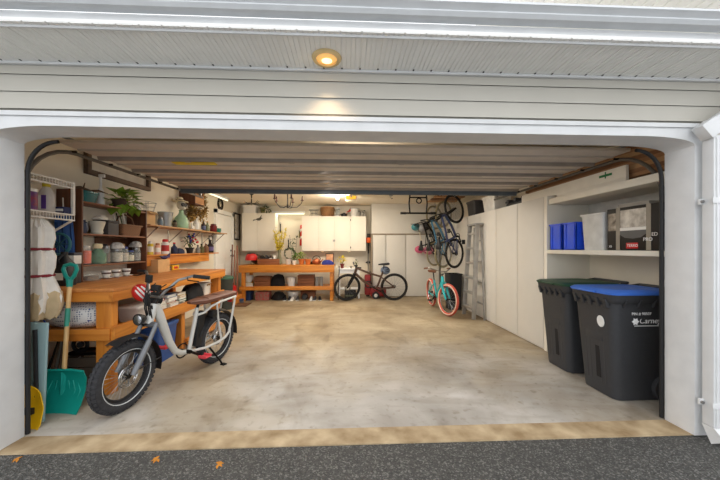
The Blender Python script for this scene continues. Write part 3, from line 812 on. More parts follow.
G().ball((0, 0, 0), (.09, .06, .075)).out('bag', mat('black nylon', (26, 26, 28), .8, bump=.2), t)
G().torus((0, 0, .03), .065, .008, 'y', 20, 6).out('strap', BLACK, t)

def bicycle(lab, loc, rot, R, fc, tire, rim, wb, kind, tr=.022, st=0, group=None, saddle_m=BLACK, grip_m=BLACK, pedal=BLACK, name='bicycle'):
    t = thing(name, lab, 'bicycle', loc, 0, group); t.rotation_euler = rot
    k = R / .36
    RAx, FAx, BB = (0, 0, R), (wb, 0, R), (wb * .38, 0, R * .85)
    ht, hb_ = (wb * .80, 0, R * 2.38), (wb * .835, 0, R * 2.02)
    stt = (wb * .25, 0, R * 2.05)
    g = G(); r = {'mtb': .027, 'cruiser': .025}.get(kind, .022)
    if kind == 'cruiser':
        stt = (wb * .27, 0, R * 1.95)
        for dz in (0, -.11):
            g.tube([(ht[0] + .01, 0, ht[2] - .04 + dz), (wb * .66, 0, R * 1.75 + dz * .9), (wb * .48, 0, R * 1.25 + dz * .5), (BB[0] + .03 if dz else wb * .345, 0, BB[2] if dz else R * 1.12)], r, 8)
    else:
        g.tube([ht, (wb * .52, 0, R * 2.0), (wb * .30, 0, R * 1.78)], r, 8)
        g.tube([hb_, (wb * .62, 0, R * 1.35), BB], r * 1.25, 8)
    g.tube([BB, stt], r, 8)
    for s_ in (-1, 1):
        g.tube([(RAx[0], s_ * .055, RAx[2]), (BB[0] - .06, s_ * .035, BB[2])], r * .6, 6)
        g.tube([(RAx[0], s_ * .055, RAx[2]), (wb * .28, s_ * .025, R * 1.72)], r * .55, 6)
    g.cyl(hb_, ht, r * 1.3)
    g.out('frame', fc, t)
    hax = (Vector(ht) - Vector(hb_)).normalized()
    g = G(); g.cyl((hb_[0] + .005, -.05, hb_[2] - .02), (hb_[0] + .005, .05, hb_[2] - .02), r)
    for s_ in (-1, 1): g.tube([(hb_[0] + .005, s_ * .048, hb_[2] - .02), (wb * .92, s_ * .05, R * 1.45), (FAx[0], s_ * .05, R)], [r * 1.1, r, r * .7], 8)
    fk = g.out('fork', fc if kind == 'cruiser' else BLACKM, t)
    fw = wheel('front_wheel', FAx, R, tr, tire, rim, t, 20, .075 if kind == 'mtb' else 0, rim_w=.011)
    wheel('rear_wheel', RAx, R, tr, tire, rim, t, 20, rim_w=.011)
    top = Vector(ht) + hax * .05
    g = G().tube([ht, top, top + Vector((.06 * k, 0, .01))], .014, 8); sm = g.out('stem', BLACKM, t)
    b0 = top + Vector((.06 * k, 0, .01))
    if kind == 'mtb': P_ = [(b0.x - .05, -.37, b0.z + .03), (b0.x, -.1, b0.z), (b0.x, .1, b0.z), (b0.x - .05, .37, b0.z + .03)]
    elif kind == 'cruiser': P_ = [(b0.x - .28, -.30, b0.z + .10), (b0.x - .12, -.27, b0.z + .12), (b0.x, -.08, b0.z + .05), (b0.x, .08, b0.z + .05), (b0.x - .12, .27, b0.z + .12), (b0.x - .28, .30, b0.z + .10)]
    else: P_ = [(b0.x - .04, -.26 * k, b0.z + .05), (b0.x, -.08, b0.z), (b0.x, .08, b0.z), (b0.x - .04, .26 * k, b0.z + .05)]
    h = G().tube(P_, .012, 8).out('handlebar', BLACKM if kind != 'cruiser' else CHROME, t)
    for a, b in ((0, 1), (-1, -2)):
        p, q = Vector(P_[a]), Vector(P_[b]); q = p + (q - p).normalized() * .12
        G().tube([p, q], .018, 8).out('grip', grip_m, h)
    for o in (fw, fk, sm, h): steer(o, ht, hax, st)
    G().tube([stt, (stt[0] - .035 * k, 0, stt[2] + .2 * k)], .014, 8).out('seat_post', BLACKM, t)
    z = stt[2] + .2 * k; x = stt[0] - .035 * k; w_ = 1.5 if kind == 'cruiser' else 1
    G().loft([sec(x + .15 * k, .04, z, z + .03), sec(x + .05 * k, .06 * w_, z, z + .045), sec(x - .05 * k, .12 * w_, z, z + .055), sec(x - .12 * k, .13 * w_, z + .01, z + .06), sec(x - .14 * k, .10, z + .015, z + .05)]).out('saddle', saddle_m, t)
    crank(t, BB, pedal, .165 * min(1, k), .6, .075 * min(1, k), None, .08)
    g = G()
    for s_ in (-.006, .006): g.tube([(BB[0], -.05, BB[2] + s_ * 12), (0, -.05, R + s_ * 6)], .004, 5)
    g.torus((0, -.045, R), .04, .012, 'y', 16, 6); g.out('chain', BLACKM, t)
    return t
TAN = mat('tan tyre', (150, 140, 108), .8)
CORAL = mat('coral tyre', (196, 84, 68), .7)
TURQ = mat('turquoise paint', (56, 176, 180), .35)
BRZ = mat('dark bronze paint', (84, 62, 50), .35, .2)
# facing left in the picture: forward is -X
mtb = bicycle('dark full-size mountain bicycle standing in front of the red machine at the back wall', (1.27, 5.85, 0), (0, 0, PI), .368, BRZ, mat('black tyre', (34, 32, 31), .85), BLACKM, 1.26, 'mtb', .028, .25, saddle_m=BLACK)
mtb.rotation_euler[0] = -.07
cru = bicycle('turquoise cruiser bicycle with coral red tyres standing by the stepladder', (2.08, 5.08, 0), (0, 0, -PI / 2 + .02), .335, TURQ, CORAL, CHROME, 1.10, 'cruiser', .032, .30, saddle_m=mat('brown saddle', (104, 64, 44), .5), grip_m=mat('brown grips', (112, 70, 48), .6))
cru.rotation_euler[0] = .06
# white sidewall rings are modelled on the cruiser's tyres
for w in cru.children:
    if 'wheel' in w.name:
        for s_ in (-1, 1): G().torus((0, s_ * .026, 0), .335 - .03, .012, 'y', 36, 6).out('whitewall', mat('cream whitewall', (220, 200, 180), .6), w)
# vertical bicycles hung from ceiling hooks: forward axis up
NAVY = mat('navy paint', (52, 62, 96), .35); SKY = mat('steel blue paint', (70, 120, 150), .35)
h1 = bicycle('navy bicycle hung vertically by its black front wheel, nearest the ladder', (2.685, 4.64, 1.29), (0, -PI / 2, 0), .335, NAVY, MATS['black tyre'], BLACKM, 1.0, 'kid', .022, .15, group='bicycles hung vertically by the ceiling')
h1.rotation_euler = (0, -PI / 2, .61)
h2 = bicycle('steel-blue bicycle with tan tyres hung vertically, between the other two hung bicycles', (2.685, 5.42, 1.25), (0, -PI / 2, 0), .335, SKY, TAN, STEEL, 1.0, 'kid', .022, -.1, group='bicycles hung vertically by the ceiling')
h2.rotation_euler = (0, -PI / 2, .61)
h3 = bicycle('dark bicycle with pale tan tyres hung vertically, farthest left of the hung bicycles', (2.685, 6.16, 1.25), (0, -PI / 2, 0), .335, BLACKM, TAN, STEEL, 1.0, 'kid', .02, .1, group='bicycles hung vertically by the ceiling')
h3.rotation_euler = (0, -PI / 2, .61)
def hook(x, y, z, lab):
    g = G().tube([(x, y, ZC - .001), (x, y, z + .08), (x + .03, y, z + .02), (x, y, z - .02), (x - .03, y, z)], .008, 6)
    tag(g.out('ceiling_hook', STEEL), lab, 'hook', 'ceiling hooks for bicycles')
hook(2.42, 4.45, 2.58, 'steel ceiling hook over the navy hung bicycle')
hook(2.42, 5.23, 2.52, 'steel ceiling hook over the steel-blue hung bicycle')
hook(2.42, 5.97, 2.52, 'steel ceiling hook over the dark hung bicycle with tan tyres')

# helmets, bag and bin by the hanging bicycles
for (x, z, m1, m2, lab, rz) in ((1.96, 2.0, mat('teal helmet', (70, 140, 150), .4), BLACK, 'teal bicycle helmet hanging left of the hung bicycles', .2),
                                (2.12, 1.97, mat('silver helmet', (176, 180, 184), .3), BLACK, 'silver bicycle helmet hanging in the middle of the three helmets', .9),
                                (2.28, 2.02, BLACK, DKGREY, 'black bicycle helmet hanging closest to the hung bicycles', -.4)):
    helmet((x, 6.33, z), m1, m2, lab, 1.2, 0, rz, .85, 'helmets hanging by the bicycles')
g = G().tube([(1.85, 6.42, 2.10), (2.45, 6.42, 2.10)], .008, 6)
g.tube([(1.88, 6.42, 2.10), (1.88, 6.465, 2.10)], .008, 6).tube([(2.42, 6.42, 2.10), (2.42, 6.465, 2.10)], .008, 6)
tag(g.out('helmet_rail', BLACKM), 'thin black rail on the closet front carrying helmets', 'rail')
helmet((2.06, 6.3, 1.36), mat('pink helmet', (206, 96, 130), .4), BLACK, 'pink child helmet hanging below the silver helmet', 1.3, .2, .1, .9, 'helmets hanging by the bicycles')
t = thing('pink_bag', 'black and pink patterned soft bag hanging beside the hung bicycles', 'bag', (2.34, 6.3, 1.34))
g = G(); g.ball((0, 0, 0), (.17, .09, .12)); g.out('body', pattern_mat('pink black print', (210, 130, 150), (36, 30, 34), 'dots', 16), t)
G().tube([(-.1, 0, .09), (-.04, .10, .70), (0, .12, .775), (.04, .10, .70), (.1, 0, .09)], .01, 6).out('strap', BLACK, t)
g = G().tube([(2.05, 6.42, 2.09), (2.12, 6.40, 1.75), (2.16, 6.38, 1.48)], .010, 6)
tag(g.out('dangling_cord', mat('pale cord', (222, 210, 180), .8)), 'pale cord dangling below the silver helmet', 'cord')
t = thing('dark_bin', 'tall black bin standing behind the turquoise cruiser', 'bin', (2.48, 4.72, 0))
tub(.30, .36, .82, .04, .9).out('tub', BLACK, t)
G().torus((0, 0, .80), .16, .008, 'z', 20, 6, sx=1).out('bag_hoop', BLACKM, t)

# ================================================================== BACK WALL
def cabinet(loc, w, d, h, seams, lab, knobs, group='white wall cabinets over the back bench'):
    t = thing('wall_cabinet', lab, 'cabinet', loc, 0, group)
    G().box(0, w, .02, d, 0, h, .003).out('carcass', CAB, t)
    for a, b in zip(seams, seams[1:]): 
        dr = G().box(a + .002, b - .002, -.002, .018, .002, h - .002, .002).out('door', CAB, t)
        for kx, kz, big in knobs:
            if a <= kx < b:
                G().box(kx - .012, kx + .012, -.022, -.002, kz - .03 * big, kz + .03 * big, .004).out('handle', STEEL if big == 1 else BLACK, dr)
    return t
cabinet((-3.0, 6.55, 1.325), .94, .445, 1.09, [0, .43, .94], 'white two-door wall cabinet in the back left corner', [])
cabinet((-1.30, 6.55, 1.325), 1.86, .445, 1.01, [0, .46, .93, 1.40, 1.86], 'white four-door wall cabinet over the right half of the back bench', [(.91, .30, 1), (.95, .30, 1), (1.41, .90, .9), (1.41, .10, .9)])
# bird hook on left cabinet
t = thing('bird_ornament', 'small dark metal bird ornament on the left white wall cabinet door', 'ornament', (-2.52, 6.5475, 2.23))
g = G().ball((0, -.012, 0), (.07, .012, .035)).ball((.06, -.012, .03), (.028, .012, .024)).prism([(-.05, 0), (-.16, -.05), (-.15, -.01)], 'y', -.016, -.004).prism([(.0, .02), (.09, .13), (.05, .01)], 'y', -.018, -.006).prism([(.08, .035), (.13, .03), (.08, .02)], 'y', -.016, -.008)
g.out('body', mat('pewter', (92, 92, 84), .4, .5), t)
# back bench
def bench(loc, w, d, h, lower, legs_x, mt, ml, lab, apr=.15, deep=.09):
    t = thing('workbench', lab, 'workbench', loc)
    G().box(0, w, 0, d, h - .04, h, .004).out('bench_top', mt, t)
    g = G().box(0, w, .0, .04, h - .04 - apr, h - .041, .004); g.out('front_apron', mt, t)
    for x in legs_x:
        for y in (.045, d - deep - .02): G().box(x, x + deep, y, y + deep, 0, h - .041, .005).out('leg', ml, t)
    G().box(.02, w - .02, .16, d - .02, lower - .02, lower, .002).out('lower_shelf', mt, t)
    G().box(.02, w - .02, .0, .043, lower - .07, lower + .03, .004).out('shelf_rail', mt, t)
    G().box(.02, w - .02, d - .02, d, lower - .07, lower - .021, .004).out('rear_rail', mt, t)
    return t
bench((-2.83, 5.80, 0), 2.50, .80, .955, .37, [.06, 2.38], ORANGEB, ORANGEB, 'long orange pine workbench along the back wall')
ZB = .956
# things on the back bench
helmet((1.03, 5.90, .80), mat('grey blue helmet', (120, 136, 160), .4), BLACK, 'grey-blue helmet hanging behind the mountain bicycle saddle', 1.3, .2, .3, .9)
helmet((-2.60, 6.14, ZB + .142), RED, BLACK, 'red and black helmet on the left end of the back bench', 0, 0, .8, 1.15)
t = thing('helmet_case', 'dark round helmet behind the red one on the back bench', 'helmet', (-2.56, 6.44, ZB))
G().ball((0, 0, .15), (.15, .13, .15)).out('shell', mat('dark brown shell', (64, 44, 36), .4), t); G().box(-.1, .1, -.14, -.08, .1, .2, .03).out('visor', BLACK, t)
def crate(name, loc, w, d, h, m, lab, n=3, group=None):
    t = thing(name, lab, 'crate', loc, 0, group); th = .012
    hs = (h - .01 * (n - 1)) / n
    for i in range(n):
        z = i * (hs + .01)
        for y in (-d / 2, d / 2 - th): G().box(-w / 2, w / 2, y, y + th, z, z + hs, .002).out('slat', m, t)
        for x in (-w / 2, w / 2 - th): G().box(x, x + th, -d / 2 + th, d / 2 - th, z, z + hs, .002).out('slat', m, t)
    G().box(-w / 2 + th, w / 2 - th, -d / 2 + th, d / 2 - th, .0, .01).out('base', m, t)
    for x in (-w / 2 + th, w / 2 - th - .02):
        for y in (-d / 2 + th, d / 2 - th - .02): G().box(x, x + .02, y, y + .02, .01, h - .002).out('corner_post', m, t)
    return t
BOXW = wood('red brown box wood', (150, 92, 54), (112, 64, 34), .6, 'X')
crate('wooden_crate', (-2.13, 6.2, ZB), .58, .30, .16, BOXW, 'long low wooden crate of shoes on the back bench', 2)
def shoe(loc, rz, L, m, sole, lab, group, name='shoe', rx=0):
    t = thing(name, lab, 'shoe', loc, rz, group); t.rotation_euler[0] = rx
    def s(x, w, z0, z1): return [Vector((x, w * a, z0 + (z1 - z0) * b)) for a, b in ((-.5, 0), (.5, 0), (.5, .5), (.3, 1), (-.3, 1), (-.5, .5))]
    G().loft([s(0, .05, 0, .02), s(.02, .075, 0, .022), s(L * .4, .07, 0, .02), s(L * .75, .098, 0, .02), s(L * .95, .07, .004, .02), s(L, .03, .008, .02)]).out('sole', sole, t)
    G().loft([s(.005, .045, .02, .09), s(.03, .065, .02, .10), s(L * .32, .062, .02, .095), s(L * .5, .07, .02, .075), s(L * .75, .09, .02, .055), s(L * .93, .062, .02, .042), s(L * .985, .03, .02, .03)]).out('upper', m, t)
    return t
SG = 'shoes in the back bench crate'
for i, (x, m, lab) in enumerate(((-2.33, BLACK, 'black shoe at the left end of the back bench crate'), (-2.20, DKGREY, 'dark grey shoe in the back bench crate, second from left'), (-2.08, MATS['dark brown shell'], 'brown shoe in the back bench crate, third from left'), (-1.97, CERAM, 'white-soled pale shoe at the right end of the back bench crate'))):
    shoe((x, 6.10, ZB + .16), 1.45 + .1 * i, .26, m, CERAM if i > 1 else BLACK, lab, SG, rx=0)
# forsythia vase
def lathe_thing(name, lab, cat, loc, prof, m, group=None, n=18): 
    return tag(G().lathe(prof, n=n).out(name, m, loc=loc), lab, cat, group)
rnd = random.Random(3)
t = thing('vase_of_branches', 'tall grey glass vase of yellow flowering branches on the back bench', 'vase', (-1.86, 6.2, ZB))
G().lathe([(.05, 0), (.075, .03), (.06, .15), (.035, .30), (.05, .40), (.044, .40), (.03, .30), (.0, .02)]).out('vase', mat('smoky vase', (120, 120, 96), .2), t)
g = G().m(0)
tips = []
for i in range(12):
    a = rnd.uniform(0, 2 * PI); e = Vector((.17 * math.cos(a) + .02, .14 * math.sin(a), rnd.uniform(.75, 1.08))); mid = Vector((e.x * .3, e.y * .3, .42))
    g.tube([(0, 0, .3), mid, e], [.005, .004, .002], 4); tips.append((mid, e))
br = g.out('branches', mat('twig', (120, 92, 52), .8), t)
g = G()
for mid, e in tips:
    for k in range(48):
        p = mid.lerp(e, rnd.random()) + Vector((rnd.gauss(0, .02), rnd.gauss(0, .02), rnd.gauss(0, .02)))
        g.leaf(p, (rnd.gauss(0, 1), rnd.gauss(0, 1), rnd.gauss(0, 1)), .05, .036)
g.out('blossom', mat('yellow blossom', (222, 202, 56), .7, var=.2), t)
# potted things
def pot_prof(r, h, lip=.012): return [(r * .7, 0), (r * .95, h * .8), (r * .95 + lip, h * .8), (r + lip, h), (r - .006, h), (r * .85, h * .85), (.0, h * .84)]
def potted(name, lab, loc, r, h, pm, fm, fc, fr, n, L, w, seed, group=None, cat='plant'):
    t = thing(name, lab, cat, loc, 0, group); rd = random.Random(seed)
    G().lathe(pot_prof(r, h)).out('pot', pm, t)
    G().lathe([(r * .86, h * .84), (r * .5, h * .88), (.0, h * .88)]).out('soil', SOIL, t)
    g = G()
    for i in range(6):
        a = i * 1.05; g.tube([(0, 0, h * .85), (.3 * fr[0] * math.cos(a), .3 * fr[1] * math.sin(a), (h + fc[2]) / 2), (fc[0] + fr[0] * .6 * math.cos(a), fc[1] + fr[1] * .6 * math.sin(a), fc[2] + fr[2] * .2)], .004, 4)
    g.out('stems', mat('green stem', (104, 112, 54), .7), t)
    g = G().bush(fc, fr, n, L, w, rd); g.out('foliage', fm, t)
    return t
# white pot with a ring-trained vine
t = thing('ring_topiary', 'white pot with a dark green vine trained around a ring, on the back bench', 'plant', (-1.61, 6.2, ZB))
G().lathe(pot_prof(.09, .15)).out('pot', CERAM, t); G().lathe([(.076, .126), (.04, .13), (0, .13)]).out('soil', SOIL, t)
G().torus((.03, 0, .30), .145, .008, 'y', 26, 6).out('ring', BLACKM, t)
g = G()
for i in range(110):
    a = rnd.uniform(0, 2 * PI); p = (.03 + .145 * math.cos(a), rnd.gauss(0, .02), .30 + .145 * math.sin(a)); g.leaf(p, (rnd.gauss(0, 1), rnd.gauss(0, 1), rnd.gauss(0, 1)), .055, .035)
g.out('vine', DKGREEN, t)
potted('potted_plant', 'small white pot with trailing green plant right of the ring vine', (-1.43, 6.04, ZB), .055, .12, CERAM, GREEN, (.02, 0, .22), (.09, .08, .1), 50, .06, .035, 5, 'potted plants on the back bench')
potted('potted_plant', 'terracotta pot with lime green plant under the red and white banner', (-1.25, 6.2, ZB), .085, .15, TERRA, LIME, (-.03, 0, .24), (.13, .1, .08), 70, .08, .05, 6, 'potted plants on the back bench')
t = potted('potted_plant', 'plain terracotta pot with a low sprout on the back bench, left of the copper kettle', (-1.07, 6.15, ZB), .085, .15, TERRA, GREEN, (0, 0, .15), (.04, .04, .02), 8, .04, .025, 7, 'potted plants on the back bench')
t = thing('trellis_vine', 'slim climbing vine on a wire trellis against the pale gap of the back wall', 'plant', (-1.50, 6.35, ZB))
G().lathe(pot_prof(.07, .12)).out('pot', DKGREY, t); G().lathe([(.059, .10), (0, .104)]).out('soil', SOIL, t)
g = G()
for x in (-.05, .05): g.tube([(x * .6, 0, .1), (x * 2.2, 0, .82)], .004, 5)
for z_ in (.3, .5, .7): g.tube([(-.06 - z_ * .05, 0, z_), (.06 + z_ * .05, 0, z_)], .003, 4)
g.out('trellis', BLACKM, t)
g = G()
for i in range(90):
    z_ = rnd.uniform(.12, .82); x = .10 * math.sin(z_ * 9) + rnd.gauss(0, .03); g.leaf((x + .03, rnd.gauss(0, .03), z_), (rnd.gauss(0, 1), rnd.gauss(0, 1), rnd.gauss(0, .6)), .06, .04)
g.out('vine', DKGREEN, t)
# copper kettle, bundle
t = thing('copper_kettle', 'brown and copper kettle with hoop handle on the back bench', 'kettle', (-.84, 6.2, ZB))
COP = mat('copper', (170, 96, 60), .35, .7)
G().lathe([(.08, 0), (.12, .03), (.125, .09), (.09, .14), (.04, .155), (.02, .175), (.0, .178)]).out('body', COP, t)
G().torus((0, 0, .13), .11, .009, 'y', 20, 6, 0, PI).out('handle', BLACKM, t); G().tube([(.11, 0, .07), (.165, 0, .12), (.18, 0, .15)], [.02, .014, .012], 8).out('spout', COP, t)
t = thing('woven_bowl', 'low dark woven bowl of odds and ends left of the copper kettle', 'bowl', (-.985, 6.32, ZB))
G().lathe([(.05, 0), (.09, .07), (.085, .07), (.0, .015)]).out('bowl', mat('dark weave', (84, 52, 36), .8), t)
def heap(c, r, seed, n=26):
    rd = random.Random(seed); secs = []
    for i in range(7):
        f = i / 6; rr = math.sqrt(max(1 - f * f, 0.004)); secs.append([Vector((c[0] + r[0] * rr * math.cos(2 * PI * j / n) * (1 + .16 * math.sin(3 * j * 2 * PI / n + seed + f * 2)), c[1] + r[1] * rr * math.sin(2 * PI * j / n) * (1 + .12 * math.cos(4 * j * 2 * PI / n + seed)), c[2] + r[2] * f + (.02 * math.sin(5 * j * 2 * PI / n + i) if 0 < i < 6 else 0) * r[2] * 4)) for j in range(n)])
    return G().loft(secs)
o = heap((0, 0, 0), (.16, .12, .13), 2).out('blue_cloth', mat('navy cloth', (34, 44, 118), .85, var=.2), loc=(-.53, 6.1, ZB)); tag(o, 'crumpled navy blue cloth at the right end of the back bench', 'cloth')
def frame(name, lab, cat, loc, w, h, fm, pm, rz=0, rx=0, fw=.02, group=None):
    t = thing(name, lab, cat, loc, rz, group); t.rotation_euler[0] = rx
    g = G().box(-w / 2, w / 2, -.012, .0, 0, fw).box(-w / 2, w / 2, -.012, 0, h - fw, h).box(-w / 2, -w / 2 + fw, -.012, 0, fw, h - fw).box(w / 2 - fw, w / 2, -.012, 0, fw, h - fw)
    g.out('frame', fm, t); G().box(-w / 2 + fw, w / 2 - fw, -.006, -.002, fw, h - fw).out('picture', pm, t)
    return t
frame('framed_picture', 'small dark framed picture standing at the right end of the back bench', 'picture', (-.49, 6.46, ZB), .24, .30, BLACKM, mat('tan print', (190, 140, 104), .6, var=.3, scale=12), 0, -.12)
# banner and hanging tools in the gap
t = thing('wall_banner', 'narrow red and white banner hanging beside the four-door wall cabinet', 'banner', (-1.345, 6.93, 1.48))
g = G(); g.loft([[Vector((-.07, -.01, 0)), Vector((0, -.025, 0)), Vector((.04, -.01, 0)), Vector((.04, -.004, 0)), Vector((-.07, -.004, 0))], [Vector((-.05, -.01, .62)), Vector((-.01, -.03, .62)), Vector((.03, -.01, .62)), Vector((.03, -.004, .62)), Vector((-.05, -.004, .62))]])
g.out('cloth', mat('red banner cloth', (214, 44, 36), .8), t)
for a in (.18, .40):
    g = G(); g.prism([(-.05, a), (-.01, a + .05), (.04, a + .06), (.0, a + .12), (-.05, a + .09)], 'y', -.034, -.028); g.out('emblem', CERAM, t)
for i, (x, z, l, m, lab) in enumerate(((-2.0, 1.86, .28, BLACK, 'black tool hanging at the left edge of the pale wall gap'), (-1.76, 1.42, .24, BLACKM, 'dark pruning tool hanging in the middle of the pale wall gap'), (-1.43, 1.72, .2, mat('olive tool', (96, 96, 40), .6), 'olive hand tool hanging left of the red and white banner'))):
    t = thing('hanging_tool', lab, 'tool', (x, 6.975, z), 0, 'tools hanging in the pale wall gap')
    G().tube([(0, 0, 0), (.005, -.01, l * .5), (0, 0, l)], [.022, .014, .018], 8).out('handle', m, t)
    G().torus((0, 0, l + .02), .018, .005, 'y', 12, 6).out('loop', STEEL, t)
# fluorescent lamp over the gap
t = thing('fluorescent_light', 'lit fluorescent strip light on the back wall between the wall cabinets', 'light', (-1.68, 6.9, 2.42))
G().box(-.55, .42, -.05, .095, .03, .09, .006).out('housing', WHITE, t); G().cyl((-.53, 0, .012), (.40, 0, .012), .016).out('tube', mat('lit tube', (255, 250, 214), .4, emit=1.2), t)
# stuff on top of the wall cabinets
ZL, ZR = 2.416, 2.336
t = thing('white_box', 'white fabric storage box on top of the left wall cabinet', 'box', (-2.80, 6.72, ZL)); tub(.36, .30, .2, .02, .95).out('tub', CERAM, t); G().loft([rrect(.39, .33, .02, .2), rrect(.39, .33, .02, .225), rrect(.3, .25, .02, .23)]).out('lid', CERAM, t)
potted('potted_plant', 'green trailing plant in an olive pot on top of the left wall cabinet', (-2.45, 6.7, ZL), .08, .17, mat('olive pot', (110, 104, 60), .6), DKGREEN, (.08, 0, .13), (.16, .08, .08), 60, .08, .045, 12)
t = thing('wicker_basket', 'round wicker basket on top of the four-door wall cabinet', 'basket', (-.57, 6.76, ZR)); G().lathe([(.15, 0), (.2, .06), (.215, .2), (.20, .27), (.19, .27), (.2, .2), (.0, .02)], n=24).out('body', WICKER, t)
G().torus((0, 0, .27), .197, .012, 'z', 28, 6).out('rim', CARD, t)
t = thing('glass_lantern', 'white and glass lantern on the wall cabinet beside the wicker basket', 'lantern', (-.27, 6.76, ZR)); G().lathe([(.08, 0), (.085, .03), (.06, .04)]).out('base', WHITE, t); G().lathe([(.065, .04), (.07, .2), (.05, .23), (.045, .22), (.063, .19), (.058, .045)]).out('glass', GLASS, t); G().lathe([(.085, .23), (.07, .26), (.03, .285), (.0, .29)]).out('cap', WHITE, t)
t = thing('cooking_pot', 'small black cooking pot on top of the four-door wall cabinet', 'pot', (-.08, 6.76, ZR)); G().lathe([(.075, 0), (.088, .03), (.088, .09), (.08, .095), (.03, .11), (.015, .125), (0, .126)]).out('body', BLACK, t); G().tube([(-.088, 0, .07), (-.12, 0, .075), (-.12, .03, .075), (-.088, .03, .07)], .008, 6).out('handle', BLACK, t)
t = thing('enamel_bowl', 'large white enamel bucket bowl on the wall cabinet under the red funnel', 'bowl', (.22, 6.76, ZR)); G().lathe([(.09, 0), (.115, .12), (.135, .24), (.128, .24), (.105, .12), (.0, .01)]).out('body', CERAM, t); G().torus((0, 0, .24), .132, .007, 'z', 24, 6).out('rim', mat('blue grey rim', (150, 156, 160), .4), t)
t = thing('red_funnel', 'red metal horn funnel resting on the rim between black pot and white bowl', 'funnel', (.03, 6.74, ZR + .15)); G().lathe([(.012, -.03), (.02, .04), (.075, .13), (.07, .13), (.014, .04), (.006, -.03)], M=Matrix.Rotation(1.1, 4, 'Y')).out('cone', RED, t); G().tube([(-.03, 0, -.02), (-.04, 0, -.12), (-.035, 0, -.03)], .006, 6).out('handle', RED, t)
for i, (x, r, h, lab) in enumerate(((.36, .055, .19, 'left grey lidded jar of the trio at the cabinet top right end'), (.46, .05, .16, 'middle grey lidded jar of the trio at the cabinet top right end'), (.53, .045, .20, 'right grey lidded jar of the trio at the cabinet top right end'))):
    t = thing('lidded_jar', lab, 'jar', (x, 6.76 - .06 * (i % 2), ZR), 0, 'grey jars on top of the wall cabinet'); G().lathe([(r * .9, 0), (r, .02), (r, h * .75), (r * .8, h * .82)]).out('jar', mat('grey glaze', (150, 146, 136), .35), t); G().lathe([(r * .85, h * .82), (r * .85, h * .9), (r * .2, h), (0, h)]).out('lid', mat('dark glaze', (90, 86, 80), .35), t)
t = thing('wire_stand', 'thin wire plant stand on the left end of the four-door wall cabinet', 'stand', (-.97, 6.75, ZR))
g = G().torus((0, 0, .2), .14, .006, 'z', 24, 6).torus((0, 0, .1), .10, .005, 'z', 24, 6)
for a in range(4): g.tube([(.15 * math.cos(a * PI / 2 + .6), .12 * math.sin(a * PI / 2 + .6), 0), (.09 * math.cos(a * PI / 2 + .6), .09 * math.sin(a * PI / 2 + .6), .1), (.14 * math.cos(a * PI / 2 + .6), .14 * math.sin(a * PI / 2 + .6), .2)], .005, 6)
g.out('frame', STEEL, t)
# under-cabinet puck lights
for x, lab in ((-.72, 'left warm puck light under the four-door wall cabinet'), (.06, 'right warm puck light under the four-door wall cabinet')):
    t = thing('puck_light', lab, 'light', (x, 6.75, 1.325), 0, 'puck lights under the wall cabinet'); G().lathe([(.0, -.02), (.045, -.02), (.05, -.001), (0, -.001)]).out('housing', WHITE, t); G().lathe([(0, -.024), (.035, -.0225), (.035, -.02), (0, -.02)]).out('lens', mat('lit warm lens', (255, 214, 150), .4, emit=4), t)
# chandeliers
t = thing('flower_chandelier', 'dark rod chandelier with clusters of pale glass flowers over the left wall cabinet', 'chandelier', (-2.24, 5.0, ZC))
G().tube([(0, 0, 0), (0, 0, -.22)], .014, 8).out('rod', BLACKM, t); G().lathe([(0, -.001), (.06, -.001), (.03, -.03), (0, -.03)]).out('canopy', BLACKM, t)
for i in range(8):
    a = i * PI / 4 + .3; R_ = .14 + .10 * (i % 2); zz = -.15 - .05 * (i % 3)
    ar = G().tube([(0, 0, -.22), (R_ * .5 * math.cos(a), R_ * .5 * math.sin(a), -.24), (R_ * math.cos(a), R_ * math.sin(a), zz)], .005, 6).out('arm', BLACKM, t)
    g = G()
    for k in range(7): b = k * 2 * PI / 7; g.leaf((R_ * math.cos(a), R_ * math.sin(a), zz), (math.cos(b), math.sin(b), .5), .055, .04)
    g.out('flower_shade', mat('pale glass flower', (222, 214, 190), .3), ar)
t = thing('iron_chandelier', 'dark wrought iron chandelier with curved candle arms hanging before the back bench', 'chandelier', (-1.40, 5.0, ZC))
G().tube([(0, 0, 0), (0, 0, -.30)], [.012, .012], 8).out('rod', BLACKM, t); G().lathe([(0, -.34), (.02, -.33), (.028, -.29), (.015, -.25), (0, -.25)]).out('hub', BLACKM, t)
for i in range(5):
    a = i * 2 * PI / 5 + .12; c, s_ = math.cos(a), math.sin(a)
    ar = G().tube([(.0, 0, -.28), (.10 * c, .10 * s_, -.32), (.22 * c, .22 * s_, -.31), (.32 * c, .32 * s_, -.22), (.34 * c, .34 * s_, -.16)], .008, 6).out('arm', BLACKM, t)
    G().lathe([(.015, -.16), (.045, -.145), (.02, -.14), (.016, -.08), (.012, -.05), (0, -.03)], loc=(.34 * c, .34 * s_, 0), n=10).out('candle_cup', mat('dark candle', (70, 34, 26), .5), ar)
t = thing('strip_light', 'long lit white strip light under the ceiling along the left wall', 'light', (-3.06, 4.45, ZC))
G().box(-.04, .04, 0, 1.25, -.05, -.001, .004).out('housing', WHITE, t); G().cyl((0, .03, -.066), (0, 1.22, -.066), .015).out('tube', MATS['lit tube'], t)
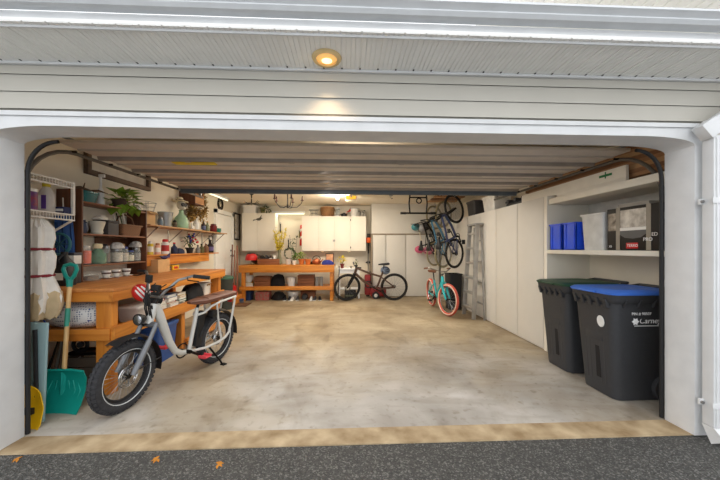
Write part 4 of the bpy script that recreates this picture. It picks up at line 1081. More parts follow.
# bare bulb fixture
t = thing('ceiling_bulb', 'bright bare bulb fixture on the ceiling left of the door opener', 'light', (-.22, 5.0, ZC)); G().lathe([(0, -.001), (.06, -.001), (.05, -.03), (.03, -.045), (0, -.045)]).out('socket', CERAM, t); G().ball((0, 0, -.085), (.04, .04, .048)).out('bulb', mat('bright bulb', (255, 240, 205), .4, emit=9), t)
t = thing('smoke_detector', 'small dark hook plate on the ceiling right of the door opener', 'hook', (1.06, 5.0, ZC)); G().box(-.04, .04, -.04, .04, -.03, -.001, .005).out('plate', STEEL, t); G().tube([(0, 0, -.03), (0, 0, -.08), (.025, 0, -.10), (.04, 0, -.075)], .008, 6).out('hook', BLACKM, t); t.name = 'ceiling_hook_plate'

# lower shelf of the back bench
ZS = .371
t = thing('white_bowl', 'white flower-pot shaped bowl standing on books under the back bench', 'bowl', (-2.66, 6.12, ZS + .103)); G().lathe([(.06, 0), (.11, .10), (.12, .19), (.112, .19), (.0, .02)]).out('body', CERAM, t)
def book(loc, w, d, h, m, lab, rz=0, group=None):
    t = thing('book', lab, 'book', loc, rz, group)
    G().box(-w / 2, w / 2, -d / 2, d / 2, 0, .004, .001).box(-w / 2, w / 2, -d / 2, d / 2, h - .004, h, .001).box(-w / 2, w / 2, d / 2 - .005, d / 2, .004, h - .004).out('cover', m, t)
    G().box(-w / 2 + .006, w / 2 - .006, -d / 2 + .006, d / 2 - .006, .004, h - .004).out('pages', PAPER, t)
    return t
BKS = [mat('book ' + str(i), c, .6, var=.05) for i, c in enumerate(((172, 60, 48), (58, 90, 130), (222, 214, 196), (196, 160, 70), (70, 110, 84), (120, 84, 60), (232, 228, 220), (84, 128, 140)))]
book((-2.66, 6.12, ZS), .28, .22, .05, BKS[2], 'cream book under the white bowl, lower of the two', 0, 'books under the white bowl')
book((-2.65, 6.11, ZS + .052), .25, .2, .045, BKS[3], 'yellow book under the white bowl, upper of the two', .1, 'books under the white bowl')
crate('wooden_box', (-2.28, 6.15, ZS), .42, .30, .27, BOXW, 'reddish wooden box on the lower shelf of the back bench, left', 2)
crate('wooden_box', (-1.11, 6.15, ZS), .44, .30, .30, BOXW, 'slatted reddish wooden box right of the white bucket under the back bench', 4)
o = heap((0, 0, 0), (.20, .16, .33), 4).out('black_bag', mat('black cloth', (24, 23, 24), .9, var=.3), loc=(-1.87, 6.15, ZS)); tag(o, 'slumped black cloth bag on the lower shelf of the back bench', 'bag')
t = thing('white_bucket', 'white plastic bucket on the lower shelf of the back bench', 'bucket', (-1.52, 6.12, ZS)); G().lathe([(.095, 0), (.125, .22), (.135, .222), (.135, .245), (.12, .245), (.0, .01)]).out('pail', CERAM, t); G().torus((0, 0, .23), .137, .004, 'x', 18, 5, PI, 2 * PI).out('handle', STEEL, t)
for x, lab in ((-.82, 'left grey metal canister on the lower shelf of the back bench'), (-.70, 'right grey metal canister on the lower shelf of the back bench')):
    t = thing('canister', lab, 'canister', (x, 6.1, ZS), 0, 'grey canisters under the back bench'); G().lathe([(.05, 0), (.05, .23), (.045, .235)]).out('can', mat('grey tin', (156, 156, 150), .4, .3), t); G().lathe([(.052, .225), (.052, .25), (0, .252)]).out('lid', STEEL, t)
# floor under the back bench
t = tote((-2.68, 6.15, 0), .22, .34, .23, mat('navy tote', (30, 52, 92), .5), mat('navy tote lid', (24, 42, 76), .5), 'navy blue tote on the floor under the back bench left end', handle=False)
t = thing('printed_box', 'red and white printed carton on the floor under the back bench', 'box', (-2.28, 6.15, 0)); G().box(-.18, .18, -.14, .14, 0, .22, .003).out('carton', mat('carton print', (196, 170, 150), .6, var=.5, scale=20, rgb2=(180, 60, 60)), t); G().box(-.18, .18, -.01, .01, .2195, .2215).out('tape', CARD, t)
o = heap((0, 0, 0), (.20, .15, .22), 6).out('duffel', MATS['black cloth'], loc=(-1.87, 6.15, 0)); tag(o, 'black duffel lump on the floor under the back bench', 'bag'); o.name = 'duffel_bag'
t = thing('white_basin', 'white basin on the floor under the back bench behind the shoes', 'basin', (-1.50, 6.28, 0)); G().lathe([(.12, 0), (.17, .2), (.18, .205), (.165, .205), (.0, .01)]).out('basin', CERAM, t); G().torus((0, 0, .205), .174, .006, 'z', 24, 6).out('rim', CERAM, t)
SG = 'shoes on the floor under the back bench'
for i, (x, m) in enumerate(((-1.66, BLACK), (-1.55, DKGREY), (-1.44, CERAM), (-1.33, DKGREY), (-.96, CERAM), (-.85, DKGREY), (-.74, BLACK))):
    shoe((x, 6.10, 0), -1.6 + .15 * math.sin(i * 2.3), .25, m, CERAM, ['black', 'dark grey', 'white', 'grey', 'white', 'grey', 'black'][i] + ' shoe under the back bench, ' + ['first', 'second', 'third', 'fourth', 'fifth', 'sixth', 'seventh'][i] + ' from the left', SG)
t = thing('loose_tire', 'small black cart wheel lying under the back bench between the shoes', 'wheel', (-1.14, 6.05, .09)); G().torus((0, 0, 0), .07, .02, 'y', 24, 8).out('tire', BLACK, t); G().cyl((0, -.015, 0), (0, .015, 0), .05).out('hub', DKGREY, t)
t = thing('wicker_tray', 'reddish wooden drawer box on the floor behind the small wheel', 'box', (-1.08, 6.35, 0)); tub(.4, .25, .2, .01, .98).out('body', BOXW, t); t.name = 'drawer_box'

# white side table, plant, red machine, trimmer
t = thing('side_table', 'white painted side table right of the back bench', 'table', (.05, 6.42, 0))
G().box(-.30, .33, -.22, .22, .80, .835, .006).out('table_top', WHITE, t); G().box(-.27, .30, -.19, -.17, .70, .80).box(-.27, .30, .17, .19, .70, .80).out('apron', WHITE, t)
for x in (-.28, .27):
    for y in (-.2, .16): G().box(x, x + .04, y, y + .04, 0, .80, .003).out('leg', WHITE, t)
G().box(-.28, .31, -.19, .19, .25, .27).out('lower_shelf', WHITE, t)
potted('flower_pot', 'dark pot of yellow flowers on the white side table', (-.13, 6.38, .836), .055, .13, mat('maroon pot', (110, 40, 36), .4), MATS['yellow blossom'], (0, 0, .25), (.13, .1, .08), 60, .07, .04, 21)
potted('rosemary_pot', 'small dark leafy pot on the right end of the white side table', (.27, 6.40, .836), .04, .09, DKGREY, DKGREEN, (0, 0, .17), (.06, .05, .08), 40, .05, .02, 22)
for i, (x, m, lab) in enumerate(((.02, CERAM, 'white cup on the side table beside the yellow flowers'), (.12, MATS['grey glaze'], 'grey cup on the white side table'))):
    t = thing('cup', lab, 'cup', (x, 6.3, .836), 0, 'cups on the white side table'); G().lathe([(.025, 0), (.035, .07), (.031, .07), (.0, .008)]).out('bowl', m, t); G().torus((.04, 0, .038), .02, .004, 'y', 12, 5, -PI / 2, PI / 2).out('handle', m, t)
t = thing('black_case', 'black hard case on the floor under the white side table', 'case', (.13, 6.42, 0)); G().box(-.19, .13, -.16, .16, 0, .22, .02).out('shell', BLACK, t); G().box(-.03, .05, -.175, -.16, .12, .16, .006).out('handle', DKGREY, t); G().box(-.17, .11, -.163, -.16, .05, .09).out('label_strip', mat('olive strip', (96, 100, 78), .6), t)
t = thing('folding_screen', 'pale folded ironing board leaning between bench and side table', 'board', (-.292, 6.36, 0)); G().bar((0, 0, .0), (.01, .14, .92), .22, .03, (1, 0, 0), .01).out('board', PAPER, t); G().tube([(.0, -.13, 0), (.0, .02, .6)], .008, 6).out('leg', STEEL, t); t.name = 'ironing_board'
for x, lab in ((-.25, 'dark skinny pole leaning right of the back bench'),): tag(G().tube([(x + .02, 5.95, 0), (x + .04, 6.2, .9)], .012, 8).out('pole', BLACKM), lab, 'pole')
t = thing('pressure_washer', 'dark red wheeled pressure washer behind the mountain bicycle', 'machine', (.80, 6.25, 0))
G().box(-.14, .30, -.14, .14, .06, .30, .04).out('base', DKRED, t); G().box(-.30, -.12, -.10, .12, .10, .66, .04).out('tank', DKRED, t)
for y in (-.17, .15):
    w = G().cyl((.0, y, .10), (.0, y + .03, .10), .10, n=24).out('wheel', BLACK, t); G().cyl((.0, y - .006, .10), (.0, y + .036, .10), .05).out('hub', CERAM, w)
g = G()
for y in (-.09, .09): g.tube([(-.12, y, .1), (-.14, y, .72)], .014, 8)
g.tube([(-.14, -.09, .72), (-.15, 0, .75), (-.14, .09, .72)], .014, 8); g.out('handle_frame', BLACKM, t)
G().torus((-.20, -.12, .4), .09, .016, 'y', 20, 6).out('hose', BLACK, t)
t = thing('string_trimmer', 'orange and black garden trimmer hanging between wall cabinet and closet', 'trimmer', (.635, 6.75, 1.0))
G().tube([(0, 0, 0), (.01, .02, .5), (.0, .03, .80)], .016, 8).out('shaft', BLACKM, t); G().box(-.06, .07, -.07, .07, .56, .72, .03).out('motor', mat('orange housing', (230, 96, 24), .4), t); G().box(-.03, .05, -.05, .05, .72, .84, .02).out('rear_handle', BLACK, t); G().lathe([(0, -.06), (.09, -.03), (.03, .02), (0, .02)]).out('guard', BLACK, t)
G().cyl((0, .03, .80), (0, .249, .82), .012, n=8).out('wall_peg', STEEL, t)
t = thing('yard_tool', 'long grey yard tool leaning in the corner left of the closet', 'tool', (.61, 6.55, 0)); G().tube([(0, 0, .05), (.02, .08, 1.25)], .014, 8).out('shaft', STEEL, t); G().box(-.05, .05, -.03, .03, 0, .08, .01).out('head', BLACK, t)

# ================================================================== LEFT WALL
# house door on the left wall with raised threshold
DOORW = mat('white door paint', (242, 242, 238), .5, var=.02)
g = G().box(XL, XL + .05, 5.20, 5.30, .2, 2.36).box(XL, XL + .05, 6.26, 6.36, .2, 2.36).box(XL, XL + .05, 5.20, 6.36, 2.27, 2.37)
struct(g, 'trim_10', DOORW)
d = struct(G().box(XL, XL + .015, 5.308, 6.252, .22, 2.262, .003), 'door_4', DOORW)
for z0, z1 in ((.35, 1.0), (1.12, 1.72), (1.84, 2.16)):
    for y0, y1 in ((5.38, 5.73), (5.82, 6.17)): G().box(XL + .0145, XL + .022, y0, y1, z0, z1, .004).out('door_panel', DOORW, d)
h = G().cyl((XL + .014, 6.18, 1.20), (XL + .06, 6.18, 1.20), .016).ball((XL + .085, 6.18, 1.20), .032).out('door_handle', STEEL, d)
G().cyl((XL + .014, 6.18, 1.34), (XL + .05, 6.18, 1.34), .026).out('deadbolt', STEEL, d)
struct(G().box(XL, XL + .45, 5.15, 6.40, 0, .2, .005), 'trim_11', ORANGE)
# picture frame with hooks
t = thing('wall_print', 'dark framed oriental style scroll print on the left wall beyond the door', 'picture', (XL, 6.45, 1.64))
g = G()
for y0, y1, z0, z1 in ((0, .045, 0, .78), (.42, .465, 0, .78), (0, .465, 0, .04), (-.02, .50, .74, .78)): g.box(.001, .03, y0, y1, z0, z1, .003)
g.out('frame', mat('black frame', (40, 32, 28), .5), t)
G().box(.003, .012, .04, .43, .03, .75).out('picture', mat('ink print', (214, 206, 192), .7, var=.4, scale=7, rgb2=(234, 228, 216)), t)
g = G(); rd = random.Random(5); g.bush((.03, -.02, .38), (.02, .05, .3), 70, .06, .03, rd); plabel(g.out('dried_garland', mat('dried grass', (130, 118, 70), .8, var=.3), t), 'dried garland hanging down the near edge')
# round clock
t = thing('wheel_clock', 'round dark iron clock face high on the left wall beside the door', 'clock', (XL, 5.55, 2.52))
g = G().torus((.015, 0, 0), .15, .014, 'x', 28, 6).torus((.015, 0, 0), .085, .009, 'x', 24, 6)
g.out('frame', BLACKM, t)
g = G()
for i in range(12): a = i * PI / 6; g.bar((.014, .09 * math.cos(a), .09 * math.sin(a)), (.014, .145 * math.cos(a), .145 * math.sin(a)), .014, .01, (1, 0, 0))
g.out('hour_marks', BLACKM, t); G().lathe([(0, .002), (.08, .002), (.08, .008), (0, .008)], M=Matrix.Rotation(PI / 2, 4, 'Y')).out('dial', mat('clock dial', (206, 196, 170), .6), t)
g = G().bar((.02, 0, 0), (.02, .05, .03), .008, .004, (1, 0, 0)).bar((.02, 0, 0), (.02, -.01, .075), .006, .004, (1, 0, 0)); g.out('hands', BLACK, t)
# high wooden picture frame / transom window frame
t = thing('wall_frame', 'long empty rustic wooden frame high on the left wall near the opening', 'frame', (XL, 1.62, 2.32))
FW = wood('grey brown frame wood', (104, 82, 62), (70, 54, 42), .7, 'Y', knots=False)
for y0, y1, z0, z1 in ((0, 1.18, 0, .06), (0, .06, .06, .30), (1.12, 1.18, .06, .30), (0, 1.18, .30, .345)): G().box(.001, .055, y0, y1, z0, z1, .004).out('frame_rail', FW, t)
plabel(G().box(.002, .012, .06, 1.12, .06, .30).out('panel', mat('frosted grey panel', (196, 192, 184), .4, var=.08), t), 'pale grey panel inside the frame')

# long bench on the left
t = thing('workbench', 'orange pine workbench with lower shelf along the left wall behind the electric bicycle', 'workbench', (-3.19, .76, 0))
BW, BL, BH = .99, 2.62, 1.03
LBTOP = wood('orange bench top', (212, 142, 76), (182, 108, 50), .45, 'Y')
G().box(0, BW, 0, BL, BH - .035, BH, .005).out('bench_top', LBTOP, t)
G().box(BW - .045, BW - .004, .0, BL, BH - .128, BH - .036, .004).out('front_apron', ORANGE, t)
G().box(.0, BW - .046, .004, .045, BH - .128, BH - .036, .004).out('end_apron', ORANGEX, t)
G().box(.0, BW - .046, BL - .045, BL - .004, BH - .165, BH - .036, .004).out('end_apron', ORANGEX, t)
for x in (.005, BW - .20):
    for y in (.05, BL - .15): G().box(x, x + .14, y, y + .09, 0, BH - .036, .006).out('leg', ORANGEZ, t)
G().box(BW - .20, BW - .06, 1.28, 1.37, 0, .53, .006).out('leg', ORANGEZ, t)
G().box(.02, BW - .05, .06, BL - .06, .585, .605, .002).out('lower_shelf', ORANGE, t)
G().box(BW - .046, BW - .008, .03, BL - .03, .53, .66, .004).out('shelf_rail', ORANGE, t)
G().box(.02, BW - .046, .012, .05, .53, .64, .004).out('end_rail', ORANGEX, t)
G().box(.0, .04, .05, BL - .05, .53, .584, .004).out('rear_rail', ORANGE, t)
g = G(); g.bar((BW - .03, 1.35, .10), (BW - .03, BL - .1, .10), .04, .10, (0, 0, 1), .004).out('floor_rail', ORANGE, t)
BT = 1.031
# hutch shelves on the bench
t = thing('bookcase', 'dark brown wooden hutch with four open tiers standing on the left bench', 'shelf', (-3.19, 1.27, BT))
G().box(0, .27, 0, .022, 0, 1.03, .003).out('side_panel', DKWOOD, t)
G().box(0, .27, 1.06, 1.082, 0, .93, .003).out('side_panel', DKWOOD, t)
for i, z_ in enumerate((.17, .525, .885)): G().box(.0, .265, .023, 1.059, z_, z_ + .018, .002).out('shelf_board', SHWOOD, t)
G().box(0, .012, .50, 1.059, .189, .520).out('back_panel', DKWOOD, t)
Z1, Z2, Z3 = BT + .189, BT + .544, BT + .904     # tops of the three boards
XS = -3.05
# top tier
t = thing('planter', 'teal glazed oval planter with driftwood on the top hutch shelf', 'planter', (XS, 1.46, Z3))
G().loft([rrect(.13, .20, .05, 0), rrect(.17, .26, .07, .11), rrect(.185, .28, .07, .112), rrect(.185, .28, .07, .13), rrect(.15, .24, .06, .13), rrect(.14, .22, .06, .10)]).out('tub', mat('teal glaze', (26, 104, 108), .3), t)
g = G().tube([(-.02, -.17, .14), (0, -.05, .17), (.02, .06, .15), (.0, .20, .18), (.03, .30, .16)], [.012, .018, .014, .012, .004], 6); g.tube([(0, -.02, .16), (-.02, .03, .24)], [.01, .004], 6); g.out('driftwood', mat('driftwood', (92, 72, 56), .9), t)
potted('pothos', 'large-leaved green pothos trailing over the top hutch shelf', (XS + .05, 1.93, Z3), .085, .12, mat('dark basket pot', (70, 54, 44), .8), mat('pothos leaves', (126, 160, 52), .5, var=.35, scale=10), (.06, .0, .10), (.09, .19, .12), 46, .15, .13, 31)
t = thing('spray_bottle', 'white plastic spray bottle standing in the pothos on the top hutch shelf', 'bottle', (XS - .04, 1.74, Z3)); G().lathe([(.035, 0), (.038, .02), (.036, .18), (.014, .24), (.012, .36)]).out('body', WHITE, t); G().box(-.02, .05, -.014, .014, .36, .40, .008).out('trigger_head', WHITE, t)
for i, (y, lab) in enumerate(((2.20, 'left white candle at the end of the top hutch shelf'), (2.29, 'right white candle at the end of the top hutch shelf'))):
    t = thing('candle', lab, 'candle', (XS + .06, y, Z3), 0, 'white candles on the top hutch shelf'); G().lathe([(.018, 0), (.018, .13 - .03 * i), (.003, .135 - .03 * i), (.002, .15 - .03 * i), (0, .15 - .03 * i)], n=10).out('wax', CERAM, t); G().lathe([(.026, -.0), (.028, .008), (.02, .012), (.019, .002)], n=12).out('dish', BRASS, t)
t = thing('glass_jar', 'dark glass jar between pothos and candles on the top hutch shelf', 'jar', (XS - .05, 2.13, Z3)); G().lathe([(.05, 0), (.052, .07), (.04, .09), (.04, .11)]).out('jar', mat('dark glass', (52, 44, 40), .15), t); G().lathe([(.043, .10), (.043, .12), (0, .12)]).out('lid', STEEL, t)
# second tier
def jar(loc, r, h, cm, lm, lab, group=None, fill=.8, cat='jar'):
    t = thing('glass_jar', lab, cat, loc, 0, group)
    G().lathe([(r * .9, 0), (r, .012), (r, h * .72), (r * .78, h * .82), (r * .78, h * .88), (r * .74, h * .88), (r * .74, h * .82), (r * .95, h * .7), (r * .95, .015), (0, .01)]).out('jar', GLASS, t)
    G().lathe([(r * .90, .014), (r * .93, h * .72 * fill), (0, h * .74 * fill)]).out('contents', cm, t)
    G().lathe([(r * .82, h * .84), (r * .82, h * .97), (r * .7, h), (0, h)]).out('lid', lm, t)
    return t
t = thing('blue_jar', 'dark blue glazed jar at the near end of the second hutch shelf', 'jar', (XS + .05, 1.36, Z2)); G().lathe([(.04, 0), (.06, .05), (.055, .12), (.035, .14), (.04, .155), (.03, .155), (0, .12)]).out('body', mat('blue glaze', (48, 62, 88), .3, var=.3), t); G().lathe([(.036, .153), (.02, .17), (0, .175)]).out('lid', CERAM, t)
t = thing('cream_pot', 'cream flared ceramic pot on the second hutch shelf', 'pot', (XS + .06, 1.56, Z2)); G().lathe([(.05, 0), (.06, .02), (.055, .05), (.078, .13), (.08, .15), (.07, .15), (.05, .06), (0, .02)]).out('body', mat('cream glaze', (206, 202, 186), .3), t); G().torus((0, 0, .15), .075, .006, 'z', 22, 6).out('rim', MATS['cream glaze'], t)
t = thing('dark_box', 'dark grey box with papers on top on the second hutch shelf', 'box', (XS + .02, 1.75, Z2)); G().box(-.09, .09, -.085, .085, 0, .15, .004).out('box', mat('dark box', (66, 62, 64), .6), t); G().box(-.095, .095, -.09, .09, .15, .18, .004).out('lid', mat('dark box lid', (52, 48, 50), .6), t)
o = heap((0, 0, 0), (.07, .08, .06), 9).out('folded_papers', PAPER, loc=(XS + .02, 1.66, Z2 + .181)); tag(o, 'crumpled white papers on the dark box of the second hutch shelf', 'paper')
t = thing('wicker_basket', 'brown woven wicker basket on the second hutch shelf', 'basket', (XS + .02, 2.07, Z2)); tub(.21, .38, .15, .03, .88).out('body', pattern_mat('brown wicker', (140, 98, 62), (84, 54, 34), 'checker', 60), t); G().tube([(0, -.17, .15), (0, -.12, .25), (0, 0, .29), (0, .12, .25), (0, .17, .15)], .011, 8).out('handle', mat('basket handle', (100, 66, 42), .7), t)
t = thing('tool_bundle', 'bundle of pale sticks lying in the wicker basket', 'sticks', (XS + .02, 2.0, Z2 + .10))
for i in range(4): G().tube([(-.03 + i * .02, -.04 + i * .03, 0), (.02, -.16 + i * .05, .17 + .02 * i)], .007, 6).out('stick', [CERAM, BLACKM, DKGREEN, PAPER][i], t)
# third tier
OR = mat('orange contents', (232, 84, 14), .6, var=.2)
jar((XS + .06, 1.40, Z1), .055, .22, OR, mat('pale lid', (206, 204, 196), .5), 'glass jar of orange contents on the third hutch shelf', None, 1.0)
t = thing('green_demijohn', 'squat green glass jug with cream stopper beside the orange jar', 'jug', (XS + .05, 1.58, Z1)); G().lathe([(.075, 0), (.085, .02), (.085, .11), (.05, .16), (.035, .17), (.035, .19), (.028, .19), (.03, .165), (.075, .10), (.075, .02), (0, .015)]).out('glass', GGLASS, t); G().lathe([(.04, .185), (.05, .21), (.045, .24), (0, .245)]).out('stopper', mat('cream stopper', (226, 214, 176), .6), t)
GREYC = mat('grey contents', (150, 142, 132), .8, var=.3, scale=30); PALEC = mat('pale contents', (206, 198, 180), .8, var=.2, scale=30)
BROWNC = mat('brown contents', (110, 84, 60), .8, var=.3, scale=30)
JG = 'glass storage jars on the third hutch shelf'
jar((XS + .04, 1.73, Z1), .04, .22, BROWNC, STEEL, 'slim jar of brown contents right of the green jug', JG)
jar((XS - .05, 1.80, Z1), .05, .24, GREYC, BLACK, 'black-lidded jar at the back of the third hutch shelf', JG)
jar((XS + .05, 1.88, Z1), .07, .18, PALEC, STEEL, 'wide squat jar of pale contents, middle of the third hutch shelf', JG, 1.0)
jar((XS + .04, 2.03, Z1), .05, .21, PALEC, mat('blue lid', (50, 62, 120), .4), 'blue-lidded jar of pale contents on the third hutch shelf', JG)
jar((XS - .05, 2.10, Z1), .05, .25, BROWNC, mat('tan lid', (190, 150, 100), .5), 'tan-lidded tall jar at the back of the third hutch shelf', JG)
jar((XS + .05, 2.13, Z1), .045, .16, mat('cream contents', (220, 210, 180), .7), mat('blue lid', (0, 0, 0)), 'small blue-banded jar near the far end of the third hutch shelf', JG)
jar((XS + .04, 2.26, Z1), .055, .20, GREYC, STEEL, 'jar of grey contents at the far end of the third hutch shelf', JG)
for (y, z_, s_, lab) in ((1.89, Z1 + .182, .08, 'clear crumpled plastic bag on the squat jar'), (2.25, Z1 + .202, .075, 'clear crumpled plastic bag on the far end jar')):
    tag(heap((0, 0, 0), (s_, s_, .085), int(y * 10)).out('plastic_bag', mat('crinkled plastic', (206, 204, 200), .25, var=.35, scale=30, trans=.25), loc=(XS + .04, y, z_)), lab, 'bag', 'plastic bags on the hutch jars')
# bench top tier
t = thing('glass_dish', 'clear glass lidded dish on the bench under the hutch', 'dish', (-2.98, 1.45, BT)); G().loft([rrect(.12, .2, .04, 0), rrect(.15, .25, .05, .07), rrect(.14, .24, .05, .07), rrect(.11, .19, .04, .01)]).out('dish', GLASS, t); G().loft([rrect(.15, .25, .05, .071), rrect(.13, .22, .05, .10), rrect(.05, .1, .02, .115)]).out('lid', GLASS, t); G().box(-.04, .04, -.08, .08, .012, .055, .012).out('contents', BROWNC, t)
for i, y in enumerate((1.70, 1.86, 2.04)):
    t = thing('teacup', ['near', 'middle', 'far'][i] + ' white teacup with dark motif in the row of three under the hutch', 'cup', (-2.99, y, BT + .0145), 0, 'teacups under the hutch')
    G().lathe([(.024, 0), (.034, .01), (.046, .05), (.05, .085), (.046, .085), (.042, .05), (0, .012)]).out('bowl', CERAM, t); G().torus((.0, .052, .048), .02, .004, 'x', 12, 5, -PI / 2, PI / 2).out('handle', CERAM, t)
    plabel(G().lathe([(.0465, .042), (.0488, .062), (.0475, .062), (.0445, .042)], n=24).out('motif', mat('dark motif', (90, 70, 66), .4), t), 'dark printed band')
    t = thing('saucer', ['near', 'middle', 'far'][i] + ' white saucer under a teacup below the hutch', 'saucer', (-2.99, y, BT), 0, 'saucers under the hutch'); G().lathe([(.03, 0), (.035, .004), (.075, .013), (.075, .016), (.035, .008), (0, .0125)]).out('plate', CERAM, t)
# objects before the hutch's near panel
t = thing('black_jug', 'black plastic jug with small cap on the near end of the left bench', 'jug', (-2.86, 1.0, BT)); G().loft([rrect(.15, .13, .03, 0), rrect(.16, .14, .03, .02), rrect(.16, .14, .03, .20), rrect(.06, .06, .02, .29), rrect(.045, .045, .02, .31)]).out('body', BLACK, t); G().lathe([(.028, .305), (.028, .34), (0, .34)]).out('cap', BLACK, t); G().box(-.05, .05, -.072, -.0695, .06, .13).out('label_patch', PAPER, t)
G().tube([(0, -.05, .22), (0, -.075, .26), (0, -.02, .31)], .012, 8).out('handle', BLACK, t)
t = thing('small_carton', 'small white-topped dark carton beside the black jug', 'box', (-2.955, 1.19, BT)); G().box(-.06, .06, -.045, .045, 0, .21, .004).out('carton', mat('black carton', (44, 44, 46), .5), t); G().box(-.062, .062, -.047, .047, .21, .30, .004).out('upper_box', mat('white carton', (218, 216, 210), .6), t); G().box(-.066, .066, -.05, .05, .30, .33, .004).out('lid', mat('dark lid carton', (60, 62, 72), .5), t)
t = thing('teal_fan', 'round teal mesh disc leaning on the dark hutch panel', 'fan', (-3.02, 1.12, BT + .30)); G().torus((0, 0, .12), .11, .014, 'y', 26, 8).out('ring', mat('dull teal', (52, 112, 124), .5), t); g = G()
for i in range(8): a = i * PI / 4; g.tube([(0, 0, .12), (.11 * math.cos(a), 0, .12 + .11 * math.sin(a))], .006, 5)
g.out('blades', mat('dark teal', (34, 84, 98), .5), t); G().box(-.05, .05, -.04, .04, -.30, .0, .01).out('stand', BLACK, t)
t = thing('blue_tarp', 'folded blue tarpaulin hanging behind the wire shelf', 'tarp', (-3.06, 1.20, 1.24))
secs = []
for z_ in (0, .1, .25, .45, .58): secs.append([Vector((-.09 + .18 * j / 8 , .02 * math.sin(j * 1.7 + z_ * 6), z_)) for j in range(9)] + [Vector((-.09 + .18 * (8 - j) / 8, .03 + .02 * math.sin((8 - j) * 1.7 + z_ * 6), z_)) for j in range(9)])
G().loft(secs).out('cloth', mat('blue tarp', (36, 78, 140), .6, var=.2), t); G().tube([(0, .01, .58), (-.05, .06, .72)], .006, 5).out('cord', PAPER, t)

# plank shelf on brackets
t = thing('plank_shelf', 'long pale wooden wall shelf on metal brackets over the left bench', 'shelf', (XL, 2.40, 1.745))
G().box(.001, .30, 0, 2.85, 0, .02, .003).out('board', PALEWOOD, t)
for y in (.25, .95, 1.6, 2.2, 2.75):
    g = G().bar((.006, y, -.26), (.006, y, -.001), .025, .01, (1, 0, 0)).bar((.01, y, -.008), (.27, y, -.008), .025, .012).bar((.012, y, -.24), (.25, y, -.012), .02, .012, (1, 0, -1)); g.out('bracket', CHROME, t)
ZP = 1.766
t = thing('cardboard_box', 'small open cardboard box at the near end of the plank shelf', 'box', (XS - .01, 2.53, ZP)); tub(.18, .2, .2, .004, 1.0, .004, .0).out('body', CARD, t); G().bar((.09, 0, .2), (.14, 0, .16), .19, .003).out('flap', CARD, t)
t = thing('wire_basket', 'thin wire basket resting on the cardboard box of the plank shelf', 'basket', (XS - .01, 2.54, ZP + .201))
g = G()
for z_, k in ((.005, .75), (.07, .88), (.14, 1)): g.tube([(p.x, p.y, z_) for p in rrect(.2 * k, .24 * k, .03, 0)], .003, 4, True)
for p, q in zip(rrect(.15, .18, .03, 0), rrect(.2, .24, .03, 0)): g.tube([(p.x, p.y, .005), (q.x, q.y, .14)], .002, 4)
g.out('wires', STEEL, t)
t = thing('blue_grey_jar', 'small blue-grey lidded jar beside the cardboard box on the plank shelf', 'jar', (XS + .05, 2.80, ZP)); G().lathe([(.035, 0), (.046, .05), (.04, .10), (.03, .11)]).out('jar', mat('blue grey glaze', (112, 128, 140), .3), t); G().lathe([(.036, .11), (.03, .135), (.01, .15), (0, .15)]).out('lid', STEEL, t)
t = thing('metal_bucket', 'galvanised grey metal bucket on the plank shelf', 'bucket', (XS, 3.02, ZP)); G().lathe([(.08, 0), (.115, .24), (.12, .245), (.11, .245), (.075, .01), (0, .01)]).out('pail', mat('galvanised steel', (164, 166, 166), .4, .6), t); G().torus((0, 0, .235), .118, .004, 'y', 18, 5, PI, 2 * PI).out('handle', STEEL, t)
t = thing('small_lamp', 'small dark metal lantern right of the galvanised bucket', 'lantern', (XS + .03, 3.24, ZP)); G().lathe([(.05, 0), (.05, .015), (.03, .025)]).out('base', BLACKM, t); G().lathe([(.03, .025), (.042, .06), (.03, .10)]).out('globe', mat('smoked glass', (110, 100, 84), .2), t); G().lathe([(.034, .10), (.02, .13), (0, .14)]).out('cap', BLACKM, t)
# masked demijohn
t = thing('green_carboy', 'large pale green glass carboy on the plank shelf', 'bottle', (XS, 3.50, ZP)); G().lathe([(.10, 0), (.118, .03), (.12, .13), (.10, .20), (.045, .27), (.035, .30), (.035, .34), (0, .34)], n=24).out('glass', mat('frosted green glass', (182, 218, 186), .2, trans=.35), t); G().torus((0, 0, .335), .037, .007, 'z', 18, 6).out('lip', GGLASS, t)
t = thing('skull_head', 'pale skull head with dark goggles on top of the green carboy', 'ornament', (XS, 3.50, ZP + .341)); sk = G().ball((0, 0, .09), (.075, .073, .085)).ball((.035, -.01, .036), (.05, .05, .036)).out('head', mat('bone', (206, 200, 184), .6), t)
for y in (-.032, .026):
    e = G().lathe([(0, 0), (.026, 0), (.028, .02), (.022, .024), (0, .02)], M=Matrix.Translation((.056, y * 1.2 - .016, .095)) @ Matrix.Scale(1.25, 4) @ Matrix.Rotation(PI / 2, 4, 'Y') @ Matrix.Rotation(.4, 4, 'X')).out('goggle', BLACK, sk)
t = thing('straw_hat', 'pale straw hat with wide drooping brim on the skull head', 'hat', (XS - .02, 3.50, ZP + .497)); G().lathe([(.165, .0), (.17, .008), (.07, .03), (.062, .07), (.04, .085), (0, .09), (0, .08), (.05, .065), (.06, .024)], n=28, M=Matrix.Diagonal((.75, 1, 1, 1))).out('crown', mat('straw', (206, 196, 168), .8), t); G().torus((0, 0, .034), .064, .006, 'z', 24, 6, sx=1).out('band', BLACK, t)
t = thing('glass_funnel', 'small white bird figurine right of the green carboy', 'ornament', (XS + .08, 3.76, ZP)); t.name = 'bird_figurine'; G().ball((0, 0, .04), (.03, .05, .04)).tube([(0, -.03, .06), (0, -.05, .12), (0, -.03, .15)], [.014, .01, .013], 8).out('body', CERAM, t); G().tube([(0, -.04, .15), (0, -.09, .135)], [.008, .003], 6).out('beak', mat('amber', (220, 160, 60), .4), t)
